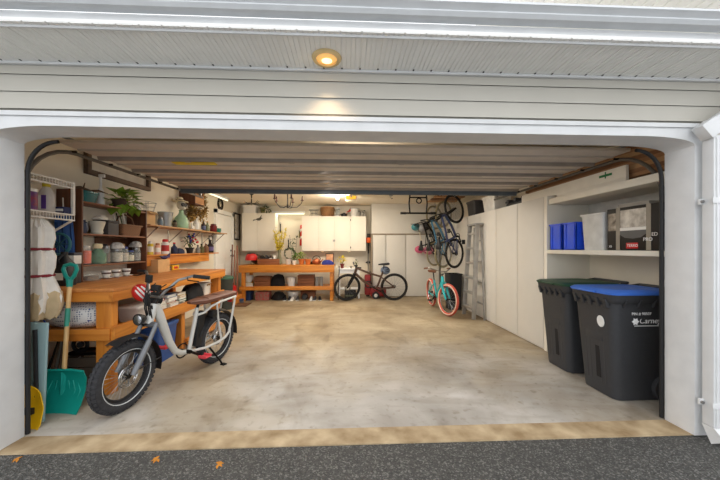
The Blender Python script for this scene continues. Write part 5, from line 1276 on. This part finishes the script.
t = thing('stacked_plate', 'white oval platter lying on the plank shelf under the hanging herbs', 'plate', (XS + .06, 3.98, ZP)); G().lathe([(.07, 0), (.12, .014), (.12, .018), (.06, .006), (0, .006)], M=Matrix.Diagonal((.7, 1.1, 1, 1))).out('plate', CERAM, t); t.name = 'oval_platter'
def bottle(loc, r, h, m, cm, lab, group=None, name='bottle', lm=None):
    t = thing(name, lab, 'bottle', loc, 0, group); G().lathe([(r * .9, 0), (r, .01), (r, h * .55), (r * .4, h * .72), (r * .35, h * .9)]).out('body', m, t); G().lathe([(r * .42, h * .88), (r * .42, h), (0, h)]).out('cap', cm, t)
    if lm: G().lathe([(r * 1.01, h * .15), (r * 1.015, h * .45), (r, h * .45), (r, h * .15)]).out('label_wrap', lm, t)
    return t
bottle((XS - .02, 4.10, ZP), .06, .27, CERAM, CERAM, 'white ceramic bottle below the dried herbs on the plank shelf')
bottle((XS + .0, 4.36, ZP), .045, .25, mat('dark bottle', (46, 36, 40), .2), BLACK, 'dark slim bottle right of the white ceramic bottle', lm=mat('blue label', (90, 96, 130), .6))
bottle((XS, 4.54, ZP), .045, .23, mat('greenish bottle', (120, 124, 96), .2), CARD, 'greenish corked bottle on the plank shelf, left of the dark red jar')
t = thing('red_jar', 'dark red glass candle jar near the far end of the plank shelf', 'jar', (XS, 4.84, ZP)); G().lathe([(.06, 0), (.075, .03), (.075, .14), (.06, .16)]).out('jar', mat('dark red glass', (110, 30, 30), .2), t); G().lathe([(.062, .155), (.06, .185), (.02, .20), (0, .20)]).out('lid', mat('maroon lid', (92, 34, 34), .4), t)
t = thing('teal_cup', 'small teal and green cup at the far end of the plank shelf', 'cup', (XS, 5.12, ZP)); G().lathe([(.035, 0), (.055, .05), (.055, .11), (.048, .11), (.045, .05), (0, .01)]).out('bowl', mat('teal cup glaze', (50, 128, 110), .3, var=.3), t); G().torus((0, -.06, .06), .028, .006, 'x', 14, 6, PI / 2, 3 * PI / 2).out('handle', MATS['teal cup glaze'], t)
# wall crate and dried herbs
t = thing('wall_crate', 'open wooden crate mounted on the left wall above the plank shelf', 'crate', (XL, 3.70, 2.26))
CR = wood('crate wood', (176, 126, 76), (130, 84, 46), .6, 'Y', knots=False)
G().box(.001, .30, 0, .016, 0, .28).out('near_side', DKWOOD, t); G().box(.001, .30, .35, .366, 0, .28).out('far_side', CR, t); G().box(.001, .30, .017, .349, 0, .016).out('base', DKWOOD, t); G().box(.001, .30, .017, .349, .264, .28).out('top', CR, t); G().box(.001, .012, .017, .349, .017, .263).out('back_panel', CR, t); G().box(.288, .30, .017, .349, .017, .20).out('front_board', CR, t)
for i, (y, zt, zb, lab) in enumerate(((3.93, 2.24, 1.95, 'shorter left bundle of dried hops hanging under the wall crate'), (4.36, 2.56, 1.96, 'long right bundle of dried hops hanging beside the wall crate'))):
    t = thing('dried_hops', lab, 'dried herbs', (XS - .02, y, zb), 0, 'dried hops hanging on the left wall'); rd = random.Random(40 + i)
    G().tube([(0, 0, .05), (-.02, 0, zt - zb)], .006, 5).out('stem', mat('dry stem', (130, 100, 60), .8), t)
    G().bush((0, 0, (zt - zb) * .5), (.085, .12, (zt - zb) * .52), 520, .06, .045, rd).out('flower_heads', mat('dried hop heads', (160, 128, 70), .9, var=.4, scale=25), t)
    if i: G().cyl((-.02, 0, zt - zb), (XL - XS + .021, 0, zt - zb), .006, n=6).out('peg', STEEL, t)
# lower orange shelf
t = thing('wall_shelf', 'orange pine wall shelf with deep front board below the plank shelf', 'shelf', (XL, 2.36, 1.285))
G().box(.001, .26, 0, 2.5, 0, .022, .003).out('board', ORANGE, t); G().box(.20, .222, .06, 2.1, -.15, -.001, .004).out('front_board', ORANGE, t)
for y in (.1, 1.1, 2.1): G().box(.001, .199, y, y + .025, -.14, -.001).out('bracket', ORANGE, t)
ZO = 1.308
SPG = 'bottles and cans on the orange wall shelf'
YEL = mat('yellow plastic', (214, 188, 60), .4); PNK = mat('pale pink plastic', (224, 172, 150), .5)
def can(loc, r, h, m, cm, lab, lm=None):
    t = thing('spray_can', lab, 'can', loc, 0, SPG); G().lathe([(r, 0), (r, h * .75), (r * .7, h * .82)]).out('body', m, t); G().lathe([(r * .72, h * .8), (r * .72, h * .97), (r * .5, h), (0, h)]).out('cap', cm, t)
    if lm: G().lathe([(r * 1.01, h * .2), (r * 1.01, h * .6), (r * .99, h * .6), (r * .99, h * .2)]).out('label_wrap', lm, t)
can((XS, 2.46, ZO), .033, .18, CERAM, CERAM, 'white can at the near end of the orange wall shelf')
can((XS + .02, 2.60, ZO), .04, .21, YEL, CERAM, 'yellow-labelled can on the orange wall shelf', PAPER)
can((XS + .02, 2.78, ZO), .04, .18, PNK, mat('tan cap', (190, 130, 90), .5), 'pale pink bottle on the orange wall shelf', CERAM)
can((XS + .02, 2.98, ZO), .058, .25, CERAM, RED, 'white can with red top on the orange wall shelf', mat('red label', (180, 50, 44), .5))
bottle((XS + .02, 3.24, ZO), .05, .20, mat('navy plastic', (40, 52, 82), .4), RED, 'navy bottle with red cap on the orange wall shelf', SPG)
o = heap((0, 0, 0), (.08, .13, .10), 3).out('navy_rag', mat('navy rag', (44, 50, 72), .9), loc=(XS, 3.42, ZO)); tag(o, 'dark navy rag heap right of the navy bottle', 'rag')
potted('flowering_plant', 'dark leafy plant with red and blue flowers on the orange wall shelf', (XS, 3.80, ZO), .07, .11, BLACK, DKGREEN, (0, 0, .24), (.10, .15, .12), 60, .07, .045, 51)
g = G(); rd = random.Random(8)
for i in range(14): p = (rd.gauss(.04, .04), rd.gauss(0, .08), rd.uniform(.2, .38)); g.m(i % 2).ball(p, .022, 8, 5)
fl = g.out('blossoms', [RED, mat('blue blossom', (50, 60, 130), .7)], bpy.data.objects['flowering_plant'])
bottle((XS + .02, 4.08, ZO), .045, .16, mat('grey bottle', (130, 130, 126), .4), BLACK, 'short grey bottle right of the flowering plant', SPG)
bottle((XS, 4.28, ZO), .05, .19, mat('olive bottle', (92, 92, 58), .4), BLACK, 'olive bottle on the orange wall shelf', SPG)
bottle((XS, 4.48, ZO), .055, .22, mat('clear brown bottle', (120, 92, 70), .2), CERAM, 'brown bottle with white cap on the orange wall shelf', SPG)
bottle((XS, 4.68, ZO), .07, .29, mat('dark bottle', (0, 0, 0)), BLACK, 'tall dark bottle at the far end of the orange wall shelf', SPG, lm=mat('violet label', (96, 84, 130), .6))
frame('picture_frame', 'small thin black frame hanging under the far end of the plank shelf', 'frame', (XL + .002, 5.02, 1.50), .18, .2, BLACKM, CERAM, PI / 2)
# on the far part of the bench
t = thing('cardboard_carton', 'tan cardboard carton standing on the left bench under the orange shelf', 'box', (-3.0, 2.68, BT)); G().box(-.13, .13, -.15, .15, 0, .20, .004).out('carton', mat('tan carton', (206, 164, 112), .8), t); G().box(-.03, .03, -.152, .152, .199, .2015).out('tape', PALEC, t)
t = thing('purple_bird', 'dark purple bird-shaped toy perched on the cardboard carton', 'ornament', (-2.90, 2.74, BT + .201)); G().ball((0, 0, .03), (.04, .07, .03)).tube([(0, -.05, .03), (0, -.11, .05)], [.025, .008], 8).prism([(.03, .03), (.14, .09), (.12, .02)], 'x', -.012, .012).out('body', mat('purple cloth', (54, 46, 92), .6), t); G().tube([(0, -.11, .05), (0, -.14, .045)], [.008, .002], 6).out('beak', BLACK, t)
t = thing('yellow_carton', 'small yellow and red carton on the far end of the left bench', 'box', (-3.05, 3.2, BT)); G().box(-.07, .07, -.1, .1, 0, .08, .003).out('carton', mat('yellow carton', (234, 184, 40), .5), t); G().box(.0701, .072, -.05, .06, .02, .06).out('label_patch', RED, t)
t = thing('dark_carton', 'dark brown flat carton left of the yellow one on the left bench', 'box', (-3.05, 2.99, BT)); G().box(-.07, .07, -.08, .08, 0, .07, .003).out('carton', mat('brown carton', (92, 64, 44), .6), t); G().box(-.02, .02, -.081, .081, .0695, .0715).out('tape', CARD, t)

# under the left bench
LS = .606
secs = []
for x, k in ((-.31, .2), (-.29, .62), (-.2, .92), (-.05, 1.12), (.1, 1.08), (.22, .9), (.27, .6), (.29, .2)):
    secs.append([Vector((x, .15 * k * math.cos(a) * (1 + .07 * math.sin(5 * a + x * 9)), .13 + .125 * k * math.sin(a) * (1 + .08 * math.sin(4 * a + x * 14)))) for a in [2 * PI * j / 24 for j in range(24)]])
t = thing('dotted_bag', 'stuffed white drawstring bag with blue dots on the lower shelf of the left bench', 'bag', (-2.70, .98, LS + .012))
DOT = pattern_mat('white blue dotted cloth', (226, 226, 224), (84, 96, 128), 'dots', 46)
G().loft(secs).out('body', DOT, t)
NB = mat('blue binding', (36, 62, 150), .7)
plabel(G().tube([(.20, -.135, .08), (.235, -.10, .13), (.20, -.125, .2)], .006, 5).out('binding', NB, t), 'blue piping')
plabel(G().tube([(-.20, -.14, .2), (-.23, -.13, .12), (-.15, -.15, .03)], .006, 5).out('binding', NB, t), 'blue piping')
t = thing('book_tub', 'clear plastic tub with reddish papers behind the electric bicycle headlamp', 'tub', (-2.36, 1.34, LS)); tub(.22, .34, .15, .02, .93).out('tub', mat('milky plastic', (206, 196, 186), .3, trans=.3), t); G().loft([rrect(.25, .37, .02, .15), rrect(.25, .37, .02, .17), rrect(.2, .3, .02, .175)]).out('lid', mat('milky lid', (222, 214, 204), .3), t); G().box(-.09, .09, -.14, .14, .01, .12).out('contents', mat('reddish papers', (170, 92, 70), .8, var=.3), t)
rd = random.Random(11); 
bw = ['cream', 'blue', 'red', 'white', 'green', 'brown', 'yellow', 'teal']
mi = {'cream': 2, 'blue': 1, 'red': 0, 'white': 6, 'green': 4, 'brown': 5, 'yellow': 3, 'teal': 7}
for si, (y, seq, x) in enumerate(((1.72, ['white', 'white', 'cream', 'white', 'red'], -2.42), (1.92, ['white', 'cream', 'red', 'white', 'blue'], -2.40), (2.16, ['teal', 'cream', 'green', 'white', 'yellow', 'cream'], -2.40))):
    z_ = LS
    for i, c in enumerate(seq):
        h_ = .026 + rd.random() * .016
        ordn = ['lowest', 'second', 'third', 'fourth', 'fifth', 'sixth'][i]
        book((x + rd.uniform(-.02, .02), y + rd.uniform(-.01, .01), z_), .17 + rd.random() * .03, .17 + rd.random() * .03, h_, BKS[mi[c]], '%s-covered book, %s from below in the %s pile on the left bench shelf' % (c, ordn, ['near', 'middle', 'far'][si]), rd.uniform(-.06, .06), 'book piles on the lower shelf of the left bench'); z_ += h_ + .001
o = heap((0, 0, 0), (.15, .22, .27), 5).out('black_backpack', MATS['black nylon'], loc=(-2.42, 2.62, LS)); tag(o, 'black soft backpack at the far end of the left bench shelf', 'backpack')
t = thing('gray_bin', 'white canvas bin at the very far end of the left bench shelf', 'bin', (-2.44, 3.0, LS)); tub(.2, .2, .22, .03, .92).out('body', PAPER, t); t.name = 'canvas_bin'; G().tube([(.1, -.04, .17), (.125, -.03, .20), (.125, .03, .20), (.1, .04, .17)], .008, 6).out('handle', CARD, t)
# floor under the bench
BT_ = mat('denim blue tote', (48, 82, 146), .5); tote((-2.42, 1.72, 0), .34, .42, .44, BT_, mat('denim blue lid', (60, 96, 160), .5), 'blue plastic tote on the floor under the left bench behind the electric bicycle')
for x, y, z0, lab, m in ((-2.68, 1.15, 0, 'dark wooden crate on the floor under the left bench behind the teal shovel', mat('dull grey brown wood', (92, 80, 68), .8)),):  # one even grey-brown for the whole crate
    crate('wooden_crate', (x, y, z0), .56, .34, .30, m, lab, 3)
t = thing('trolley', 'black folded hand trolley lying on the crate under the left bench', 'trolley', (-2.66, 1.12, .301)); G().tube([(-.2, -.08, .02), (.2, -.08, .02), (.2, .08, .02), (-.2, .08, .02)], .014, 8, True).out('frame', BLACKM, t)
for x in (-.12, .14):
    w = G().torus((x, -.03, .10), .07, .018, 'y', 22, 8).out('wheel', BLACK, t); G().cyl((x, -.045, .10), (x, -.015, .10), .03).out('hub', DKGREY, w)
t = thing('stick_bundle', 'bundle of grey sticks leaning in the shade behind the teal shovel', 'sticks', (-2.93, .90, 0))
for i in range(5): G().tube([(-.05 + i * .04, -.02 + .01 * i, 0), (.06 + i * .02, .05, .48 + .02 * i)], .012, 6).out('stick', [BLACKM, FW, STEEL, FW, BLACKM][i], t)

# wire shelves in the near left corner
def wire_shelf(z, lab, y0=.42, y1=1.02):
    t = thing('wire_shelf', lab, 'shelf', (XL, y0, z), 0, 'white wire shelves in the near left corner'); L = y1 - y0; d = .42
    WR = mat('white coated wire', (232, 230, 224), .4)
    for x, z_ in ((.01, 0), (d, 0), (d, -.055)): G().tube([(x, 0, z_), (x, L, z_)], .008, 6).out('rail', WR, t)
    g = G()
    for i in range(22): y = i * L / 21; g.tube([(.01, y, 0), (d, y, 0), (d, y, -.055)], .0035, 4)
    for x in (.12, .22, .32): g.tube([(x, 0, -.004), (x, L, -.004)], .004, 4)
    g.out('cross_wires', WR, t)
    return t, d, L, WR
t, d, L, WR = wire_shelf(2.07, 'upper white wire shelf in the near left corner')
t2, d, L, WR = wire_shelf(1.745, 'lower white wire shelf holding detergent in the near left corner')
G().box(d - .02, d + .006, L - .02, L + .004, .0, .335, .003).out('post', WR, t2)
G().bar((.005, L - .01, -.30), (d - .02, L - .01, -.06), .012, .022, (0, 1, 0)).out('brace', WR, t2)
ZW = 1.754
t = thing('detergent_bottle', 'clear and white detergent bottle with yellow cap on the lower wire shelf', 'bottle', (-2.90, .86, ZW)); G().loft([rrect(.10, .09, .02, 0), rrect(.11, .10, .03, .02), rrect(.11, .10, .03, .17), rrect(.06, .06, .02, .23), rrect(.045, .045, .02, .25)]).out('body', mat('pale detergent plastic', (214, 208, 204), .3, trans=.2), t); G().lathe([(.03, .245), (.03, .285), (0, .285)]).out('cap', mat('yellow cap', (206, 188, 50), .4), t); plabel(G().box(-.045, .0, -.0525, -.0505, .03, .16).out('label_patch', CERAM, t), 'white printed panel'); plabel(G().box(.0, .045, -.0525, -.0505, .03, .16).out('label_patch', mat('purple label', (96, 62, 150), .5), t), 'purple printed panel')
t = thing('red_blue_can', 'red and blue printed tub at the left end of the lower wire shelf', 'can', (-2.88, .66, ZW)); G().lathe([(.07, 0), (.07, .17), (.06, .18)]).out('can', mat('printed can', (200, 60, 60), .5, var=.5, scale=16, rgb2=(70, 60, 130)), t); G().lathe([(.073, .165), (.073, .19), (0, .195)]).out('lid', CERAM, t)
t = thing('navy_tray', 'navy blue printed box at the right end of the lower wire shelf', 'box', (-2.845, .975, ZW)); G().box(-.06, .05, -.05, .04, 0, .065, .003).out('box', mat('navy print', (40, 48, 92), .5), t); G().box(-.05, .04, -.0515, -.0498, .02, .045).out('label_patch', CERAM, t); t.name = 'navy_box'
# wrapped canvas bundle with red straps
t = thing('canvas_bundle', 'tall folded white canvas umbrella tied with two red straps beside the left jamb', 'umbrella', (-2.70, .56, 0))
G().cyl((0, 0, 0), (0, 0, 1.65), .02).out('pole', ALU, t)
def folds(z, r, ph, n=40, amp=.16): return [Vector((r * math.cos(2 * PI * j / n) * (1 + amp * math.sin(7 * 2 * PI * j / n + ph)), r * .85 * math.sin(2 * PI * j / n) * (1 + amp * math.sin(7 * 2 * PI * j / n + ph)), z + .012 * math.sin(3 * j + ph))) for j in range(n)]
G().loft([folds(.86, .15, .5, amp=.22), folds(.98, .165, .3, amp=.2), folds(1.10, .13, .1), folds(1.17, .105, 0), folds(1.24, .125, .2), folds(1.33, .13, .3), folds(1.40, .105, .2), folds(1.50, .125, .3), folds(1.59, .115, .5), folds(1.65, .07, .6), folds(1.665, .03, .6)]).out('canopy', CANVAS, t)
ST_ = mat('dark red strap', (130, 30, 42), .7)
for z_ in (1.17, 1.40): G().torus((0, 0, z_), .112, .012, 'z', 30, 6, sx=1).out('strap', ST_, t)
plabel(G().loft([folds(.80, .13, 1.2, amp=.25), folds(.90, .165, 1.0, amp=.2), folds(1.02, .155, .8, amp=.2), folds(1.07, .05, .8)]).out('lining', BEIGE, t), 'beige canvas bunched below the white')
# pale blue boards
PB = mat('pale blue green paint', (150, 178, 182), .5, var=.06)
for i, (x, y, h_, lab) in enumerate(((-2.53, .43, .80, 'nearest pale blue-green board leaning inside the left jamb'), (-2.61, .48, .78, 'middle pale blue-green board leaning inside the left jamb'), (-2.69, .50, .79, 'farthest pale blue-green board leaning inside the left jamb'))):
    o = G().bar((0, 0, 0), (.02, .012, h_), .10, .022, (0, 1, 0), .004).out('blue_board', PB, loc=(x + .02, y - .05, .0)); tag(o, lab, 'board', 'pale blue-green boards by the left jamb')
# teal snow shovel
t = thing('snow_shovel', 'teal snow shovel with pale wooden shaft standing against the left bench', 'shovel', (-2.505, .60, 0))
secs = []
for z_, y in ((.0, -.10), (.06, -.055), (.16, -.01), (.27, .0), (.34, -.03)):
    secs.append([Vector((-.22 + .44 * j / 10, y - .035 * (abs(j - 5) / 5) ** 2, z_)) for j in range(11)] + [Vector((.22 - .44 * j / 10, y + .008 - .035 * (abs(5 - j) / 5) ** 2, z_)) for j in range(11)])
b = G().loft(secs).out('blade', TEAL, t)
g = G()
for s_ in (-1, 1):
    for k in range(3): x = s_ * (.06 + .05 * k); g.tube([(x, -.03 - .012 * k, .07 + .01 * k), (x * 1.05, -.008 - .012 * k, .16), (x * .8, -.008, .24)], .006, 5)
g.tube([(0, -.01, .12), (0, .0, .33)], .022, 8); g.tube([(-.22, -.065, .34), (-.1, -.04, .345), (.1, -.04, .345), (.22, -.065, .34)], .01, 6)
g.out('blade_ribs', mat('teal rib', (20, 150, 138), .4), b)
G().tube([(0, .0, .26), (-.055, .12, 1.09)], .018, 10).out('shaft', ASHWOOD, t)
plabel(G().tube([(-.030, .063, .70), (-.040, .085, .86)], .019, 10).out('sticker', mat('green sticker', (60, 150, 130), .5), t), 'green product sticker on the shaft')
g = G(); g.tube([(-.053, .115, 1.05), (-.06, .125, 1.12)], [.022, .026], 10)
g.tube([(-.06, .125, 1.11), (-.10, .13, 1.15), (-.125, .135, 1.21), (-.115, .138, 1.245), (-.065, .14, 1.26), (-.015, .138, 1.245), (-.005, .135, 1.21), (-.025, .13, 1.15), (-.06, .125, 1.11)], .017, 8)
g.out('grip', TEAL, t)
# yellow shovel
t = thing('yellow_shovel', 'yellow scoop blade of a small snow shovel leaning inside the left jamb', 'shovel', (-2.485, .335, 0))
secs = []
for z_, y, k in ((.005, -.06, .8), (.08, -.02, .95), (.2, .0, 1), (.30, -.01, .9)):
    secs.append([Vector(((-.10 + .2 * j / 8) * k, y - .04 * (abs(j - 4) / 4) ** 2, z_ + .05 * (4 - j) / 4)) for j in range(9)] + [Vector(((.10 - .2 * j / 8) * k, y + .008 - .04 * (abs(4 - j) / 4) ** 2, z_ + .05 * (j - 4) / 4)) for j in range(9)])
G().loft(secs).out('blade', mat('yellow blade', (230, 182, 24), .4), t)
G().box(-.06, .02, -.045, -.02, .10, .15, .006).out('edge_patch', BLACK, t)
G().tube([(0, .01, .22), (-.03, .03, .75)], .014, 8).out('shaft', BLACK, t)
# far left corner: trash can and long handled tools
t = thing('trash_can', 'dark green lidded rubbish can beyond the far end of the left bench', 'bin', (-2.80, 4.90, 0)); G().lathe([(.14, 0), (.165, .68), (.17, .70)], n=26).out('body', mat('dark can', (62, 66, 62), .5), t); G().lathe([(.18, .69), (.185, .72), (.15, .76), (.05, .78), (0, .78)], n=26).out('lid', mat('green can lid', (62, 98, 78), .5), t)
t = thing('red_snow_shovel', 'red bladed shovel with wooden handle leaning at the left end of the back bench', 'shovel', (-2.99, 5.72, 0)); secs = []
for z_, y in ((0.005, -.05), (.2, .0), (.42, .02), (.5, .03)): secs.append([Vector((-.10 + .2 * j / 6, y - .03 * (abs(j - 3) / 3) ** 2, z_)) for j in range(7)] + [Vector((.10 - .2 * j / 6, y + .008 - .03 * (abs(3 - j) / 3) ** 2, z_)) for j in range(7)])
G().loft(secs).out('blade', RED, t); G().tube([(0, .02, .4), (-.0, .10, 1.5)], .016, 8).out('shaft', mat('dark wood handle', (120, 74, 50), .6), t)
t = thing('push_broom', 'blue-headed push broom with red-brown handle leaning on the back bench', 'broom', (-2.82, 5.70, 0)); G().box(-.13, .15, -.06, .06, .05, .10, .01).out('head', mat('blue broom head', (48, 70, 110), .5), t); G().box(-.125, .145, -.05, .05, 0, .05).out('bristles', mat('grey bristles', (86, 92, 104), .9), t); G().tube([(0, 0, .09), (-.03, .06, 1.48)], .016, 8).out('shaft', mat('red brown handle', (140, 80, 56), .6), t)
t = thing('rake', 'red garden rake with dark handle between shovel and broom', 'rake', (-2.885, 5.66, 0)); G().box(-.05, .05, -.015, .015, .02, .45, .006).out('tine_plate', mat('bright red', (206, 40, 40), .4), t); G().tube([(0, .0, .4), (-.02, .08, 1.35)], .014, 8).out('shaft', MATS['red brown handle'], t)
t = tag(G().box(-2.74, -2.42, 5.12, 5.62, .001, .014, .004).out('door_mat', mat('brown mat', (96, 66, 44), .95, bump=.4, scale=60)), 'small brown door mat on the floor beside the broom', 'mat')

# ================================================================== origins at the base of single-mesh things
for o in list(COL.objects):
    if o.type == 'MESH' and o.parent is None and o.get('kind') != 'structure' and o.data.users == 1 and o.location.length < 1e-6:
        c = [v.co for v in o.data.vertices]
        p = Vector(((min(v.x for v in c) + max(v.x for v in c)) / 2, (min(v.y for v in c) + max(v.y for v in c)) / 2, min(v.z for v in c)))
        o.data.transform(Matrix.Translation(-p)); o.location = p

# ================================================================== LIGHT
def light(kind, name, loc, e, col, size=.3, rot=(0, 0, 0), size_y=None, spot=None):
    l = bpy.data.lights.new(name, kind); l.energy = e; l.color = col
    if kind == 'AREA':
        l.size = size
        if size_y: l.shape = 'RECTANGLE'; l.size_y = size_y
    elif kind == 'SUN': l.angle = size
    else: l.shadow_soft_size = size
    if spot: l.spot_size = spot; l.spot_blend = .6
    o = bpy.data.objects.new(name, l); COL.objects.link(o); o.location = loc; o.rotation_euler = rot
    return o
w = bpy.data.worlds.new('overcast'); SC.world = w; w.use_nodes = True
nt = w.node_tree; bg = nt.nodes['Background']
tc = nt.nodes.new('ShaderNodeTexCoord'); sp = nt.nodes.new('ShaderNodeSeparateXYZ'); rp = nt.nodes.new('ShaderNodeValToRGB')
nt.links.new(tc.outputs['Generated'], sp.inputs[0]); nt.links.new(sp.outputs['Z'], rp.inputs['Fac'])
rp.color_ramp.elements[0].color = (.86, .89, .92, 1); rp.color_ramp.elements[1].color = (.98, .99, 1, 1); rp.color_ramp.elements[1].position = .6
nt.links.new(rp.outputs['Color'], bg.inputs['Color']); bg.inputs['Strength'].default_value = 2.0
WARM = (1, .87, .70); WARMW = (1, .95, .87)
light('POINT', 'ceiling_bulb_light', (-.22, 5.0, 2.50), 40, WARM, .06)
light('AREA', 'fluorescent_tube_light', (-1.7, 6.82, 2.39), 3.5, (1, .95, .74), .9, (-.5, 0, 0), .06)
for x in (-.72, .06): light('SPOT', 'puck_lamp', (x, 6.75, 1.295), 7, WARM, .03, (0, 0, 0), spot=2.3)
light('SPOT', 'soffit_lamp', (-.135, -.11, 2.655), 13, (1, .72, .42), .03, (-.38, 0, 0), spot=2.0)
light('AREA', 'ceiling_fill_front', (.1, 3.3, 2.62), 68, WARMW, 3.0, (0, 0, 0), .8)  # added fill above the raised door, no such fixture on the ceiling
light('AREA', 'ceiling_fill_back', (-.2, 5.3, 2.60), 36, WARM, 3.2, (0, 0, 0), .8)  # added warm fill for the back half, not a real fixture
light('AREA', 'under_door_fill', (-.6, 1.9, 2.26), 30, (1, .94, .85), 2.2, (0, -.25, 0), 1.2)  # added soft fill below the raised door; no lamp hangs there
light('POINT', 'left_shelf_fill', (-1.9, 4.3, 2.3), 14, WARM, .2)  # extra light added to brighten the left shelves

# ================================================================== CAMERA
cam = bpy.data.cameras.new('camera'); cam.sensor_width = 36; cam.lens = 15; cam.shift_y = 8 / 720; cam.clip_start = .05
co = bpy.data.objects.new('camera', cam); COL.objects.link(co)
co.location = (0, -2.17, 1.41); co.rotation_euler = (PI / 2, 0, -math.radians(2.52))
SC.camera = co
SC.view_settings.view_transform = 'Standard'; SC.view_settings.look = 'None'; SC.view_settings.exposure = 0; SC.view_settings.gamma = 1
